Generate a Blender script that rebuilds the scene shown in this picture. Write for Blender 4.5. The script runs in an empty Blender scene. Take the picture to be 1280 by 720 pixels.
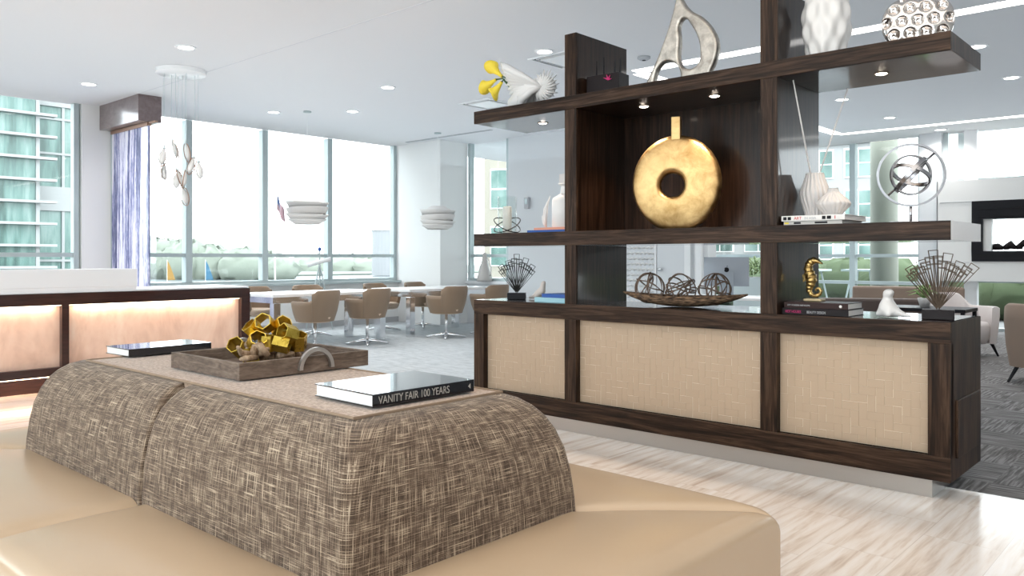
import bpy, bmesh, math, random
from mathutils import Vector, Matrix, Euler
random.seed(7)
PI = math.pi
S = bpy.context.scene
C = S.collection

# ---------------------------------------------------------------- camera
cam_d = bpy.data.cameras.new('camera')
cam_d.sensor_width = 36.0
cam_d.lens = 36.0 * 1008 / 1280
cam_d.shift_y = -37 / 1280
cam_d.clip_end = 2000
cam = bpy.data.objects.new('camera', cam_d)
C.objects.link(cam)
cam.location = (0, 0, 1.22)
cam.rotation_euler = (PI / 2, 0, math.radians(42.1))
S.camera = cam
# ---------------------------------------------------------------- view, sky
S.view_settings.view_transform = 'Standard'
S.view_settings.look = 'None'
S.view_settings.gamma = 1
S.view_settings.use_curve_mapping = False
S.view_settings.exposure = 1.6
W = bpy.data.worlds.new('overcast_sky')
S.world = W
W.use_nodes = True
wn = W.node_tree
bg = wn.nodes['Background']
bg.inputs['Color'].default_value = (0.90, 0.955, 1.0, 1)
bg.inputs['Strength'].default_value = 2.2
S.cycles.max_bounces = 9
S.cycles.diffuse_bounces = 6
S.cycles.glossy_bounces = 4
S.cycles.transparent_max_bounces = 12
S.cycles.sample_clamp_indirect = 6
S.cycles.use_denoising = True
S.cycles.caustics_reflective = False
S.cycles.caustics_refractive = False


def area_light(name, loc, rot, sx, sy, power, color, portal=False, parent=None):
    l = bpy.data.lights.new(name, 'AREA')
    l.shape = 'RECTANGLE'; l.size = sx; l.size_y = sy
    l.energy = power; l.color = color
    if portal:
        l.cycles.is_portal = True
    o = bpy.data.objects.new(name, l); C.objects.link(o)
    o.location = loc; o.rotation_euler = rot
    if parent: o.parent = parent
    return o

# sky portals on the window openings and the added opening behind the viewer (sampling aid only)
area_light('sky_portal', (-12.05, 2.9, 2.05), (0, -PI / 2, 0), 2.6, 14.0, 1, (1, 1, 1), True)
area_light('sky_portal', (-4.3, 15.45, 1.75), (-PI / 2, 0, 0), 15.5, 3.3, 1, (1, 1, 1), True)
area_light('sky_portal', (-1.5, -3.95, 2.2), (PI / 2, 0, 0), 11.0, 2.4, 1, (1, 1, 1), True)
# added warm fill light over the seating, out of view, no fitting there
area_light('seating_fill_light', (-0.8, 2.3, 3.36), (0, 0, 0), 5.0, 3.0, 23, (1, .89, .76))
# unseen upward fill lights added to brighten the ceiling
area_light('ceiling_fill', (-3.2, 0.4, 2.95), (PI, 0, 0), 16.6, 8.0, 19, (.66, .84, 1))
area_light('ceiling_fill', (-3.2, 9.4, 2.95), (PI, 0, 0), 16.6, 10.0, 33, (.72, .87, 1))

# ---------------------------------------------------------------- materials
MATS = {}
def mat(name, col=(.8, .8, .8), rough=.5, metal=0, coat=0, coatr=.03, spec=.5, emit=None, es=0, trans=0, ior=1.45, sheen=0):
    m = bpy.data.materials.new(name); m.use_nodes = True
    b = m.node_tree.nodes['Principled BSDF']
    b.inputs['Base Color'].default_value = (*col, 1)
    b.inputs['Roughness'].default_value = rough
    b.inputs['Metallic'].default_value = metal
    b.inputs['Coat Weight'].default_value = coat
    b.inputs['Coat Roughness'].default_value = coatr
    b.inputs['Specular IOR Level'].default_value = spec
    b.inputs['Transmission Weight'].default_value = trans
    b.inputs['IOR'].default_value = ior
    b.inputs['Sheen Weight'].default_value = sheen
    if emit:
        b.inputs['Emission Color'].default_value = (*emit, 1)
        b.inputs['Emission Strength'].default_value = es
    MATS[name] = m
    return m

def nodes(m):
    return m.node_tree.nodes, m.node_tree.links, m.node_tree.nodes['Principled BSDF']

def ramp(nt, stops):
    r = nt.nodes.new('ShaderNodeValToRGB')
    e = r.color_ramp.elements
    while len(e) > 1: e.remove(e[-1])
    e[0].position = stops[0][0]; e[0].color = (*stops[0][1], 1)
    for p, c in stops[1:]:
        x = e.new(p); x.color = (*c, 1)
    return r

def coords(m, scale, kind='Object', rot=(0, 0, 0)):
    n, l, b = nodes(m)
    t = n.new('ShaderNodeTexCoord'); mp = n.new('ShaderNodeMapping')
    mp.inputs['Scale'].default_value = scale
    mp.inputs['Rotation'].default_value = rot
    l.new(t.outputs[kind], mp.inputs['Vector'])
    return mp.outputs['Vector']

def noise(m, vec, scale=1, detail=3, rough=.5, dist=0):
    n, l, b = nodes(m)
    t = n.new('ShaderNodeTexNoise')
    t.inputs['Scale'].default_value = scale; t.inputs['Detail'].default_value = detail
    t.inputs['Roughness'].default_value = rough; t.inputs['Distortion'].default_value = dist
    l.new(vec, t.inputs['Vector'])
    return t.outputs['Fac']

def math_node(m, op, a, b_=None):
    n, l, b = nodes(m)
    t = n.new('ShaderNodeMath'); t.operation = op
    for i, v in enumerate((a, b_)):
        if v is None: continue
        if isinstance(v, (int, float)): t.inputs[i].default_value = v
        else: l.new(v, t.inputs[i])
    return t.outputs[0]

def bump(m, h, strength=.3, dist=.01):
    n, l, b = nodes(m)
    t = n.new('ShaderNodeBump'); t.inputs['Strength'].default_value = strength; t.inputs['Distance'].default_value = dist
    l.new(h, t.inputs['Height']); l.new(t.outputs[0], b.inputs['Normal'])

def mixc(m, fac, a, b_, mode='MIX'):
    n, l, b = nodes(m)
    t = n.new('ShaderNodeMixRGB'); t.blend_type = mode
    for i, v in enumerate((fac, a, b_)):
        if isinstance(v, (int, float)): t.inputs[i].default_value = v
        elif isinstance(v, tuple): t.inputs[i].default_value = (*v, 1)
        else: l.new(v, t.inputs[i])
    return t.outputs[0]

def wood(name, scale, stops, rough=.35, coat=0.0, dist=1.2, coatr=.05, fine=None):
    m = mat(name, rough=rough, coat=coat, coatr=coatr)
    n, l, b = nodes(m)
    v = coords(m, scale)
    f = noise(m, v, 1.0, 5, .6, dist)
    fs = fine or tuple(s * 4 for s in scale)
    f2 = noise(m, coords(m, fs), 1.0, 2, .6, .2)
    s = math_node(m, 'ADD', math_node(m, 'MULTIPLY', f, .72), math_node(m, 'MULTIPLY', f2, .28))
    r = ramp(m.node_tree, stops)
    l.new(s, r.inputs[0]); l.new(r.outputs[0], b.inputs['Base Color'])
    return m

WAL = [(.33, (.006, .003, .0018)), (.44, (.016, .008, .0046)), (.52, (.036, .019, .011)), (.60, (.066, .037, .022)), (.68, (.022, .011, .0065))]
WAL2 = [(.33, (.005, .0024, .0014)), (.46, (.013, .006, .0034)), (.56, (.026, .0125, .007)), (.68, (.042, .022, .013))]
M_WX = wood('walnut_grain_along', (1.5, 9, 26), WAL, .42)
M_WZ = wood('walnut_grain_upright', (26, 9, 1.5), WAL, .42)
for m_ in (M_WX, M_WZ): m_.node_tree.nodes['Principled BSDF'].inputs['Specular IOR Level'].default_value = .22
M_WP = wood('walnut_lacquered_side', (9, 30, 1.2), WAL2, .35, .55, coatr=.07)
M_WP.node_tree.nodes['Principled BSDF'].inputs['Specular IOR Level'].default_value = .15
M_WU = wood('walnut_lacquered_shelf', (2.0, 14, 14), WAL2, .30, 1.0, coatr=.06)
M_WB = wood('walnut_back_panel', (22, 22, 1.0), WAL2, .38, .12, coatr=.12)
M_WB.node_tree.nodes['Principled BSDF'].inputs['Specular IOR Level'].default_value = .2
M_DESK = wood('mahogany_desk', (6, 1.5, 20), [(.3, (.012, .003, .002)), (.6, (.045, .014, .010)), (.75, (.02, .006, .005))], .3, .5)
M_TRAYW = wood('weathered_wood', (8, 8, 38), [(.3, (.05, .035, .025)), (.5, (.14, .10, .075)), (.7, (.24, .185, .145))], .75)
M_MAPLE = wood('figured_maple', (2.2, 2.2, .9), [(.3, (.62, .40, .30)), (.5, (.78, .55, .43)), (.7, (.84, .65, .53))], .4, dist=2.5)
M_DRIFT = wood('driftwood', (40, 40, 12), [(.3, (.16, .095, .05)), (.5, (.38, .26, .165)), (.7, (.58, .45, .32))], .8)

M_WALL = mat('white_wall', (.80, .80, .79), .7)
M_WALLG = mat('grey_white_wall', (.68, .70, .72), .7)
M_CEIL = mat('white_ceiling', (.80, .80, .815), .8)
M_FRAME = mat('grey_aluminium', (.46, .53, .54), .4, .2)
M_WHITE = mat('white_lacquer', (.86, .86, .86), .25)
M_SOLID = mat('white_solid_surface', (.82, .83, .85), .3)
M_CHROME = mat('chrome', (.82, .83, .85), .12, 1)
M_STEEL = mat('brushed_steel', (.50, .475, .45), .38, .9)
M_BLACK = mat('black', (.008, .008, .011), .45, spec=.22)
M_GLOSSB = mat('black_wire', (.02, .018, .016), .4)
M_BRONZE = mat('bronze_wire', (.16, .12, .09), .45, .6)
M_VINE = mat('vine', (.14, .095, .07), .6)
M_PAPER = mat('paper', (.78, .77, .75), .8)
M_CER = mat('white_ceramic', (.78, .77, .76), .35)
M_CERG = mat('grey_ceramic', (.60, .585, .58), .55)
M_CANDLE = mat('ivory_wax', (.80, .77, .74), .6)
M_YEL = mat('yellow_petal', (.90, .70, .06), .5)
M_GREEN = mat('green_stem', (.06, .14, .04), .5)
M_BLUE = mat('blue_cover', (.02, .09, .35), .5)
M_TEAL = mat('pale_teal_cover', (.35, .60, .68), .5)
M_ORANGE = mat('salmon_cover', (.75, .33, .22), .5)
M_DARKBOOK = mat('dark_cover', (.012, .008, .009), .45, spec=.25)
M_MAG = mat('magenta_print', (.55, .02, .16), .5)
M_BOOKTOP = mat('glossy_black_cover', (.008, .009, .013), .2, coat=.8, coatr=.02, spec=.3)
M_LETTER = mat('silver_lettering', (.34, .32, .29), .5)
M_RED = mat('red_print', (.55, .03, .03), .5)
M_SCREEN = mat('silver_shell', (.33, .37, .42), .35, .2)
M_LIGHT = mat('lamp_diffuser', (1, 1, 1), .5, emit=(1, .97, .93), es=3.2)
M_LED = mat('led_strip', (1, 1, 1), .5, emit=(1, .98, .95), es=1.6)
M_WLED = mat('warm_led', (1, .9, .8), .5, emit=(1, .80, .58), es=1.2)
M_SPOTW = mat('warm_spot', (1, .9, .8), .5, emit=(1, .84, .70), es=9.0)
M_FROST = mat('frosted_glass', (.80, .76, .73), .35, trans=.35, ior=1.3)
M_COPPER = mat('rose_gold_wire', (.34, .21, .15), .45, .4)
M_SHADE = mat('white_lamp_shade', (.78, .76, .74), .6)
M_TRIMW = mat('white_trim', (.82, .83, .84), .4)
M_GROOVE = mat('groove_grey', (.45, .46, .48), .8)
M_LEATH = mat('tan_chair_leather', (.24, .165, .108), .45, sheen=.1)
M_LEATHIN = mat('cream_chair_leather', (.66, .50, .38), .45)
M_GREYUP = mat('taupe_upholstery', (.25, .185, .145), .7)
M_LIGHTUP = mat('pale_upholstery', (.62, .58, .57), .7)
M_DKUP = mat('dark_brown_upholstery', (.085, .062, .055), .7)

def gold(name, a, b_, rough, sc=9, bstr=.15):
    m = mat(name, rough=rough, metal=1)
    n, l, b = nodes(m)
    v = coords(m, (sc,) * 3)
    f = noise(m, v, 1, 5, .65, .4)
    r = ramp(m.node_tree, [(.3, a), (.65, b_)])
    l.new(f, r.inputs[0]); l.new(r.outputs[0], b.inputs['Base Color'])
    rr = math_node(m, 'ADD', math_node(m, 'MULTIPLY', f, .35), rough - .12)
    l.new(rr, b.inputs['Roughness'])
    bump(m, noise(m, v, 2.2, 3), bstr, .01)
    return m
M_GOLDV = gold('aged_gold_leaf', (.34, .20, .07), (.66, .46, .22), .38)
M_GOLDB = gold('polished_brass', (.55, .36, .05), (.82, .62, .13), .26, 20)
M_SEAH = gold('antique_brass', (.10, .05, .02), (.95, .66, .25), .32, 34, .3)
M_PEWTER = gold('cast_pewter', (.28, .25, .22), (.66, .62, .56), .42, 11, .35)
M_MIRROR = mat('silver_ceramic', (.66, .63, .61), .08, 1)
M_ARM = mat('nickel', (.45, .45, .47), .25, 1)

# tan leather of the ottoman
M_SEAT = mat('tan_ottoman_leather', (.56, .405, .265), .45, spec=.5, coat=.55, coatr=.2)
n, l, b = nodes(M_SEAT)
v = coords(M_SEAT, (1, 1, 1))
bump(M_SEAT, noise(M_SEAT, v, 260, 2), .08, .002)
l.new(mixc(M_SEAT, noise(M_SEAT, v, 3, 3), (.45, .325, .21), (.50, .365, .24)), b.inputs['Base Color'])

# tweed of the ottoman back block
M_TWEED = mat('brown_cream_tweed', rough=.9, spec=.15, sheen=.15)
n, l, b = nodes(M_TWEED)
def thr(sc_, det=2): return noise(M_TWEED, coords(M_TWEED, sc_, 'UV'), 1, det, .5)
big = thr((30, 30, 1))
h1 = thr((10, 430, 1)); h2 = thr((430, 11, 1)); h3 = thr((7, 260, 1)); h4 = thr((260, 7, 1))
mx = math_node(M_TWEED, 'MAXIMUM', h1, h2)
mx2 = math_node(M_TWEED, 'MAXIMUM', h3, h4)
s = math_node(M_TWEED, 'ADD', math_node(M_TWEED, 'MULTIPLY', mx, .70), math_node(M_TWEED, 'MULTIPLY', mx2, .30))
s = math_node(M_TWEED, 'ADD', s, math_node(M_TWEED, 'MULTIPLY', math_node(M_TWEED, 'SUBTRACT', big, .5), .15))
r = ramp(M_TWEED.node_tree, [(.45, (.050, .033, .022)), (.52, (.108, .073, .050)), (.58, (.20, .144, .102)), (.66, (.50, .40, .29))])
l.new(s, r.inputs[0]); l.new(r.outputs[0], b.inputs['Base Color'])
bump(M_TWEED, s, .5, .004)

M_TOPF = mat('pale_tweed_top', rough=.95, spec=.1, sheen=.3)  # tweed's paler look at grazing view put into the top's colour
n, l, b = nodes(M_TOPF)
f = noise(M_TOPF, coords(M_TOPF, (90, 90, 90)), 1, 4, .7)
r = ramp(M_TOPF.node_tree, [(.35, (.22, .145, .10)), (.5, (.36, .25, .175)), (.65, (.50, .37, .28))])
l.new(f, r.inputs[0]); l.new(r.outputs[0], b.inputs['Base Color']); bump(M_TOPF, f, .6, .004)
# embossed tan panel
M_PANEL = mat('tan_embossed_panel', (.44, .335, .24), .55, spec=.4)
n, l, b = nodes(M_PANEL)
wv = noise(M_PANEL, coords(M_PANEL, (260, 260, 260)), 1, 1)
bump(M_PANEL, wv, .06, .001)
M_PANELE = mat('cream_edge_highlight', (.63, .52, .40), .5)  # cream colour paints in the highlights along the embossed edges

# woven tray
M_WEAVE = mat('woven_seagrass', rough=.8)
n, l, b = nodes(M_WEAVE)
v = coords(M_WEAVE, (24, 60, 150))
f = noise(M_WEAVE, v, 1, 3)
r = ramp(M_WEAVE.node_tree, [(.35, (.035, .02, .012)), (.5, (.14, .085, .05)), (.68, (.34, .21, .12))])
l.new(f, r.inputs[0]); l.new(r.outputs[0], b.inputs['Base Color']); bump(M_WEAVE, f, .8, .01)

# floor tile: travertine planks with streaks along Y
M_TILE = mat('striped_travertine', rough=.16, spec=.55)
n, l, b = nodes(M_TILE)
bt = n.new('ShaderNodeTexBrick'); t = n.new('ShaderNodeTexCoord'); mp = n.new('ShaderNodeMapping')
mp.inputs['Location'].default_value = (.2, .125, 0); mp.inputs['Rotation'].default_value = (0, 0, PI / 2)
l.new(t.outputs['Object'], mp.inputs['Vector']); l.new(mp.outputs[0], bt.inputs['Vector'])
bt.inputs['Color1'].default_value = (0, 0, 0, 1); bt.inputs['Color2'].default_value = (1, 1, 1, 1)
bt.inputs['Mortar'].default_value = (.5, .5, .5, 1)
bt.inputs['Scale'].default_value = 1; bt.inputs['Mortar Size'].default_value = .0016
bt.inputs['Brick Width'].default_value = .61; bt.inputs['Row Height'].default_value = .305
bt.offset = .35
sh = n.new('ShaderNodeCombineXYZ')
l.new(math_node(M_TILE, 'MULTIPLY', bt.outputs['Color'], 7.0), sh.inputs[0])
l.new(math_node(M_TILE, 'MULTIPLY', bt.outputs['Color'], 3.0), sh.inputs[1])
va = n.new('ShaderNodeVectorMath'); va.operation = 'ADD'
l.new(t.outputs['Object'], va.inputs[0]); l.new(sh.outputs[0], va.inputs[1])
mp2 = n.new('ShaderNodeMapping'); mp2.inputs['Scale'].default_value = (20, 1.5, 1)
l.new(va.outputs[0], mp2.inputs['Vector'])
f = noise(M_TILE, mp2.outputs[0], 1, 4, .62, .3)
r = ramp(M_TILE.node_tree, [(.28, (.52, .42, .35)), (.42, (.70, .61, .54)), (.52, (.79, .73, .68)), (.7, (.85, .82, .80))])
l.new(f, r.inputs[0])
l.new(mixc(M_TILE, math_node(M_TILE, 'MULTIPLY', bt.outputs['Fac'], .55), r.outputs[0], (.50, .44, .39)), b.inputs['Base Color'])

# carpet tiles with stripes turning by tile
M_CARPET = mat('striped_grey_carpet', rough=.95, spec=.1)
n, l, b = nodes(M_CARPET)
ck = n.new('ShaderNodeTexChecker'); ck.inputs['Scale'].default_value = 1 / .5
t = n.new('ShaderNodeTexCoord'); l.new(t.outputs['Object'], ck.inputs['Vector'])
fa = noise(M_CARPET, coords(M_CARPET, (60, 3.5, 1)), 1, 2, .6)
fb = noise(M_CARPET, coords(M_CARPET, (3.5, 60, 1)), 1, 2, .6)
mf = mixc(M_CARPET, ck.outputs['Fac'], fa, fb)
r = ramp(M_CARPET.node_tree, [(.38, (.125, .12, .12)), (.5, (.19, .185, .185)), (.62, (.30, .295, .295))])
l.new(mf, r.inputs[0]); l.new(r.outputs[0], b.inputs['Base Color'])
bump(M_CARPET, noise(M_CARPET, coords(M_CARPET, (1, 1, 1)), 300, 1), .3, .004)
M_CARPETL = mat('pale_loop_carpet', rough=.95, spec=.1)
n, l, b = nodes(M_CARPETL)
fa = noise(M_CARPETL, coords(M_CARPETL, (5, 20, 1)), 1, 4, .7)
r = ramp(M_CARPETL.node_tree, [(.35, (.40, .43, .45)), (.6, (.55, .58, .60))])
l.new(fa, r.inputs[0]); l.new(r.outputs[0], b.inputs['Base Color'])

# window glass: mostly see-through with a surface reflection
M_GLASS = bpy.data.materials.new('window_glass'); M_GLASS.use_nodes = True
nt = M_GLASS.node_tree; nt.nodes.clear()
o_ = nt.nodes.new('ShaderNodeOutputMaterial'); mx_ = nt.nodes.new('ShaderNodeMixShader')
tr = nt.nodes.new('ShaderNodeBsdfTransparent'); gl = nt.nodes.new('ShaderNodeBsdfGlossy'); lw = nt.nodes.new('ShaderNodeLayerWeight'); pw = nt.nodes.new('ShaderNodeMath'); fr = nt.nodes.new('ShaderNodeMath')
tr.inputs[0].default_value = (.955, .975, .97, 1); gl.inputs['Roughness'].default_value = .02; lw.inputs[0].default_value = .5; pw.operation = 'POWER'; pw.inputs[1].default_value = 4; fr.operation = 'MULTIPLY_ADD'; fr.inputs[1].default_value = .55; fr.inputs[2].default_value = .02; nt.links.new(lw.outputs['Facing'], pw.inputs[0]); nt.links.new(pw.outputs[0], fr.inputs[0])
nt.links.new(fr.outputs[0], mx_.inputs[0]); nt.links.new(tr.outputs[0], mx_.inputs[1]); nt.links.new(gl.outputs[0], mx_.inputs[2]); nt.links.new(mx_.outputs[0], o_.inputs[0])
M_TGLASS = M_GLASS

# art sheet: blue-black streaks on pale ground
M_ART = mat('streaked_art_glass', rough=.2, spec=.5)
n, l, b = nodes(M_ART)
v1 = noise(M_ART, coords(M_ART, (9, 9, .45)), 1, 4, .6, .8)
v2 = noise(M_ART, coords(M_ART, (40, 40, 6)), 1, 4, .75)
s = math_node(M_ART, 'ADD', math_node(M_ART, 'MULTIPLY', v1, .7), math_node(M_ART, 'MULTIPLY', v2, .3))
r = ramp(M_ART.node_tree, [(.40, (.06, .07, .18)), (.47, (.25, .27, .48)), (.52, (.68, .66, .84)), (.58, (.86, .86, .92))])
l.new(s, r.inputs[0]); l.new(r.outputs[0], b.inputs['Base Color'])

# exterior
M_TEALGL = mat('green_curtain_glass', (.30, .52, .47), .2)
n, l, b = nodes(M_TEALGL)
f = noise(M_TEALGL, coords(M_TEALGL, (.6, 2.6, .35)), 1, 3, .6)
r = ramp(M_TEALGL.node_tree, [(.34, (.045, .085, .075)), (.5, (.105, .185, .165)), (.64, (.18, .26, .24))])
l.new(f, r.inputs[0]); l.new(r.outputs[0], b.inputs['Base Color'])
M_SLAB = mat('pale_concrete', (.30, .31, .31), .7)
M_BEIGE = mat('beige_cladding', (.30, .28, .235), .8)
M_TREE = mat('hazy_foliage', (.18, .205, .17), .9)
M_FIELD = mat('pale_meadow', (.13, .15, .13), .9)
M_WATER = mat('calm_river', (.12, .14, .15), .25)
M_PAVE = mat('pale_pavement', (.17, .17, .17), .8)
M_LEAFG = mat('bright_leaf', (.22, .42, .12), .6)

# ---------------------------------------------------------------- mesh helpers
class MB:
    def __init__(s): s.v = []; s.f = []
    def add(s, vs, fs):
        o = len(s.v); s.v += [tuple(p) for p in vs]; s.f += [tuple(i + o for i in f) for f in fs]; return s
    def box(s, x0, x1, y0, y1, z0, z1, M=None):
        vs = [Vector((x, y, z)) for z in (z0, z1) for x, y in ((x0, y0), (x1, y0), (x1, y1), (x0, y1))]
        if M is not None: vs = [M @ p for p in vs]
        return s.add(vs, [(0, 3, 2, 1), (4, 5, 6, 7), (0, 1, 5, 4), (1, 2, 6, 5), (2, 3, 7, 6), (3, 0, 4, 7)])
    def tube(s, pts, r, n=8, closed=False, flat=1.0, caps=True):
        pts = [Vector(p) for p in pts]; N = len(pts)
        rs = r if isinstance(r, (list, tuple)) else [r] * N
        vs = []; up = None
        for i, p in enumerate(pts):
            if closed: t = pts[(i + 1) % N] - pts[i - 1]
            else: t = pts[min(i + 1, N - 1)] - pts[max(i - 1, 0)]
            if t.length < 1e-9: t = Vector((0, 0, 1))
            t.normalize()
            if up is None:
                up = Vector((0, 0, 1)) if abs(t.z) < .9 else Vector((1, 0, 0))
            a = up - t * up.dot(t)
            if a.length < 1e-6: a = t.orthogonal()
            a.normalize(); b_ = t.cross(a); up = a
            for k in range(n):
                an = 2 * PI * k / n
                vs.append(p + (a * math.cos(an) * flat + b_ * math.sin(an)) * rs[i])
        fs = []
        for i in range(N if closed else N - 1):
            j = (i + 1) % N
            for k in range(n):
                k2 = (k + 1) % n
                fs.append((i * n + k, i * n + k2, j * n + k2, j * n + k))
        if not closed and caps:
            fs.append(tuple(range(n - 1, -1, -1))); fs.append(tuple((N - 1) * n + k for k in range(n)))
        return s.add(vs, fs)
    def lathe(s, prof, n=24, c=(0, 0, 0), M=None, fn=None):
        vs = []; P = len(prof)
        for i, (r, z) in enumerate(prof):
            for k in range(n):
                an = 2 * PI * k / n
                rr = r if fn is None else fn(r, z, an)
                p = Vector((c[0] + rr * math.cos(an), c[1] + rr * math.sin(an), c[2] + z))
                if M is not None: p = M @ p
                vs.append(p)
        fs = [(i * n + k, i * n + (k + 1) % n, (i + 1) * n + (k + 1) % n, (i + 1) * n + k) for i in range(P - 1) for k in range(n)]
        if prof[0][0] > 1e-5: fs.append(tuple(range(n - 1, -1, -1)))
        if prof[-1][0] > 1e-5: fs.append(tuple((P - 1) * n + k for k in range(n)))
        return s.add(vs, fs)
    def grid(s, fn, nu, nv, wrapu=False):
        vs = [fn(i / nu, j / nv) for i in range(nu + (0 if wrapu else 1)) for j in range(nv + 1)]
        NU = nu if wrapu else nu + 1
        fs = []
        for i in range(nu):
            a = i * (nv + 1); c = ((i + 1) % NU) * (nv + 1)
            for j in range(nv): fs.append((a + j, c + j, c + j + 1, a + j + 1))
        return s.add(vs, fs)
    def prism(s, poly, z0, z1, M=None):
        n = len(poly)
        vs = [Vector((x, y, z)) for z in (z0, z1) for x, y in poly]
        if M is not None: vs = [M @ p for p in vs]
        return s.add(vs, [tuple(range(n - 1, -1, -1)), tuple(range(n, 2 * n))] + [(i, (i + 1) % n, n + (i + 1) % n, n + i) for i in range(n)])
    def obj(s, name, m, parent=None, smooth=False, bev=0, sub=0, loc=None, rot=None, weld=False):
        me = bpy.data.meshes.new(name)
        me.from_pydata(s.v, [], s.f)
        bm = bmesh.new(); bm.from_mesh(me)
        bmesh.ops.remove_doubles(bm, verts=bm.verts, dist=1e-5)
        if weld or smooth: bmesh.ops.recalc_face_normals(bm, faces=bm.faces)
        bm.to_mesh(me); bm.free()
        me.materials.append(m)
        if smooth:
            me.polygons.foreach_set('use_smooth', [True] * len(me.polygons))
        o = bpy.data.objects.new(name, me); C.objects.link(o)
        if parent is not None: o.parent = parent
        if loc: o.location = loc
        if rot: o.rotation_euler = rot
        if bev:
            md = o.modifiers.new('b', 'BEVEL'); md.width = bev; md.segments = 2; md.limit_method = 'ANGLE'; md.angle_limit = math.radians(40)
        if sub:
            md = o.modifiers.new('s', 'SUBSURF'); md.levels = sub; md.render_levels = sub
        return o

def auto_smooth(o, deg=40):
    me = o.data
    bm = bmesh.new(); bm.from_mesh(me)
    for e in bm.edges:
        if len(e.link_faces) == 2 and e.calc_face_angle(0) > math.radians(deg): e.smooth = False
    bm.to_mesh(me); bm.free()
    me.polygons.foreach_set('use_smooth', [True] * len(me.polygons))
    return o

def tag(o, label, cat, group=None, kind=None):
    if label: o['label'] = label
    if cat: o['category'] = cat
    if group: o['group'] = group
    if kind: o['kind'] = kind
    return o

def thing(name, label, cat, loc=(0, 0, 0), rz=0, group=None):
    o = bpy.data.objects.new(name, None); C.objects.link(o)
    o.empty_display_size = .1
    o.location = loc; o.rotation_euler = (0, 0, rz)
    return tag(o, label, cat, group)

def struct(o, label=None):
    o['kind'] = 'structure'
    if label: o['label'] = label
    return o

def dup(root, loc, rz, label=None, group=None):
    r_ = root.copy(); C.objects.link(r_); r_.location = loc; r_.rotation_euler = (0, 0, rz)
    if label: r_['label'] = label
    if group: r_['group'] = group
    for ch in list(root.children):
        c_ = ch.copy(); C.objects.link(c_); c_.parent = r_
        for g in list(ch.children):
            d_ = g.copy(); C.objects.link(d_); d_.parent = c_
    return r_

def text(name, body, size, m, parent, loc, rot, ext=.0008, align='LEFT', sx=1.0, font_scale=1.0):
    cu = bpy.data.curves.new(name, 'FONT'); cu.body = body; cu.size = size; cu.extrude = ext
    cu.align_x = align; cu.space_character = sx
    cu.materials.append(m)
    tmp = bpy.data.objects.new('tmp', cu); C.objects.link(tmp)
    dg = bpy.context.evaluated_depsgraph_get(); dg.update()
    me = bpy.data.meshes.new_from_object(tmp.evaluated_get(dg)); bpy.data.objects.remove(tmp)
    me.materials.clear(); me.materials.append(m); me.name = name
    o = bpy.data.objects.new(name, me); C.objects.link(o)
    o.parent = parent; o.location = loc; o.rotation_euler = rot; o.scale = (font_scale, 1, 1)
    return o

# ================================================================ THE SETTING
H = 3.4
struct(MB().box(-12.3, 6, -4, 4.75, -.25, 0).obj('floor', M_TILE), 'polished striped travertine tile floor')
struct(MB().box(-5.2, 6, 4.75, 15.6, -.25, 0).obj('floor', M_CARPET), 'grey striped carpet tiles beyond the shelving unit')
struct(MB().box(-12.3, -5.2, 4.75, 15.6, -.25, 0).obj('floor', M_CARPETL), 'pale blue-grey carpet under the window tables')
struct(MB().box(-12.3, 6, -4, 15.7, H, H + .3).obj('ceiling', M_CEIL), 'white plaster ceiling')
struct(MB().box(-12.0, 6, 4.598, 4.608, H - .002, H).obj('trim_1', mat('joint_grey', (.66, .67, .70), .8)), 'thin ceiling joint line')
struct(MB().box(-11.6, -9.4, 9.86, 9.92, H - .01, H).obj('trim_2', M_GROOVE), 'slot diffuser in ceiling')

# window wall on the river side (plane x = -12.1)
SILL = .80
wl = MB().box(-12.3, -12.1, -4, 15.6, 0, SILL)
wl.box(-12.3, -12.1, 4.36, 4.98, SILL, H)
wl.box(-12.3, -12.1, 10.1, 10.8, SILL, H)
struct(wl.obj('wall_left', M_WALL), 'white wall under and between the river windows')
struct(MB().box(-12.1, -12.0, 4.98, 10.1, SILL - .04, SILL + .0).obj('trim_3', M_FRAME), 'grey window sill ledge')
struct(MB().box(-12.1, -12.08, 4.98, 10.1, 0.0, .1).obj('baseboard_left', M_GROOVE))

def window(name, axis, pos, a0, a1, z0, z1, mull, rails, fw=.07, lab=None):
    """glazed opening in plane axis=pos; a0..a1 along the other axis"""
    fb = MB()
    def bx(b, u0, u1, w0, w1, dp):
        if axis == 'x': b.box(pos - dp, pos + dp, u0, u1, w0, w1)
        else: b.box(u0, u1, pos - dp, pos + dp, w0, w1)
    bx(fb, a0, a0 + fw, z0, z1, .06); bx(fb, a1 - fw, a1, z0, z1, .06)
    bx(fb, a0 + fw, a1 - fw, z0, z0 + .05, .06); None if z1 >= H else bx(fb, a0 + fw, a1 - fw, z1 - .03, z1, .06)
    for m_ in mull: bx(fb, m_ - fw * .75, m_ + fw * .75, z0 + .05, z1 - .03, .07)
    o = fb.obj(name, M_FRAME, bev=.004)
    struct(o, lab)
    rb = MB()
    for q in rails: bx(rb, a0 + fw, a1 - fw, q - .03, q + .03, .045)
    if rails: rb.obj('window_rail', M_FRAME, o)
    g = MB(); bx(g, a0 + fw, a1 - fw, z0 + .05, z1 - .03, .004)
    g.obj('glass_pane', M_GLASS, o)
    return o
window('window_1', 'x', -12.2, -4, 4.34, SILL, H, [-2.6, -1.2, .2, 1.6, 2.9], [1.27], .07, 'tall aluminium window beside the reception')
window('window_2', 'x', -12.2, 4.98, 10.1, SILL, H, [5.94, 7.26, 8.56], [1.27], .07, 'wide aluminium window wall facing the river')

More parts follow.
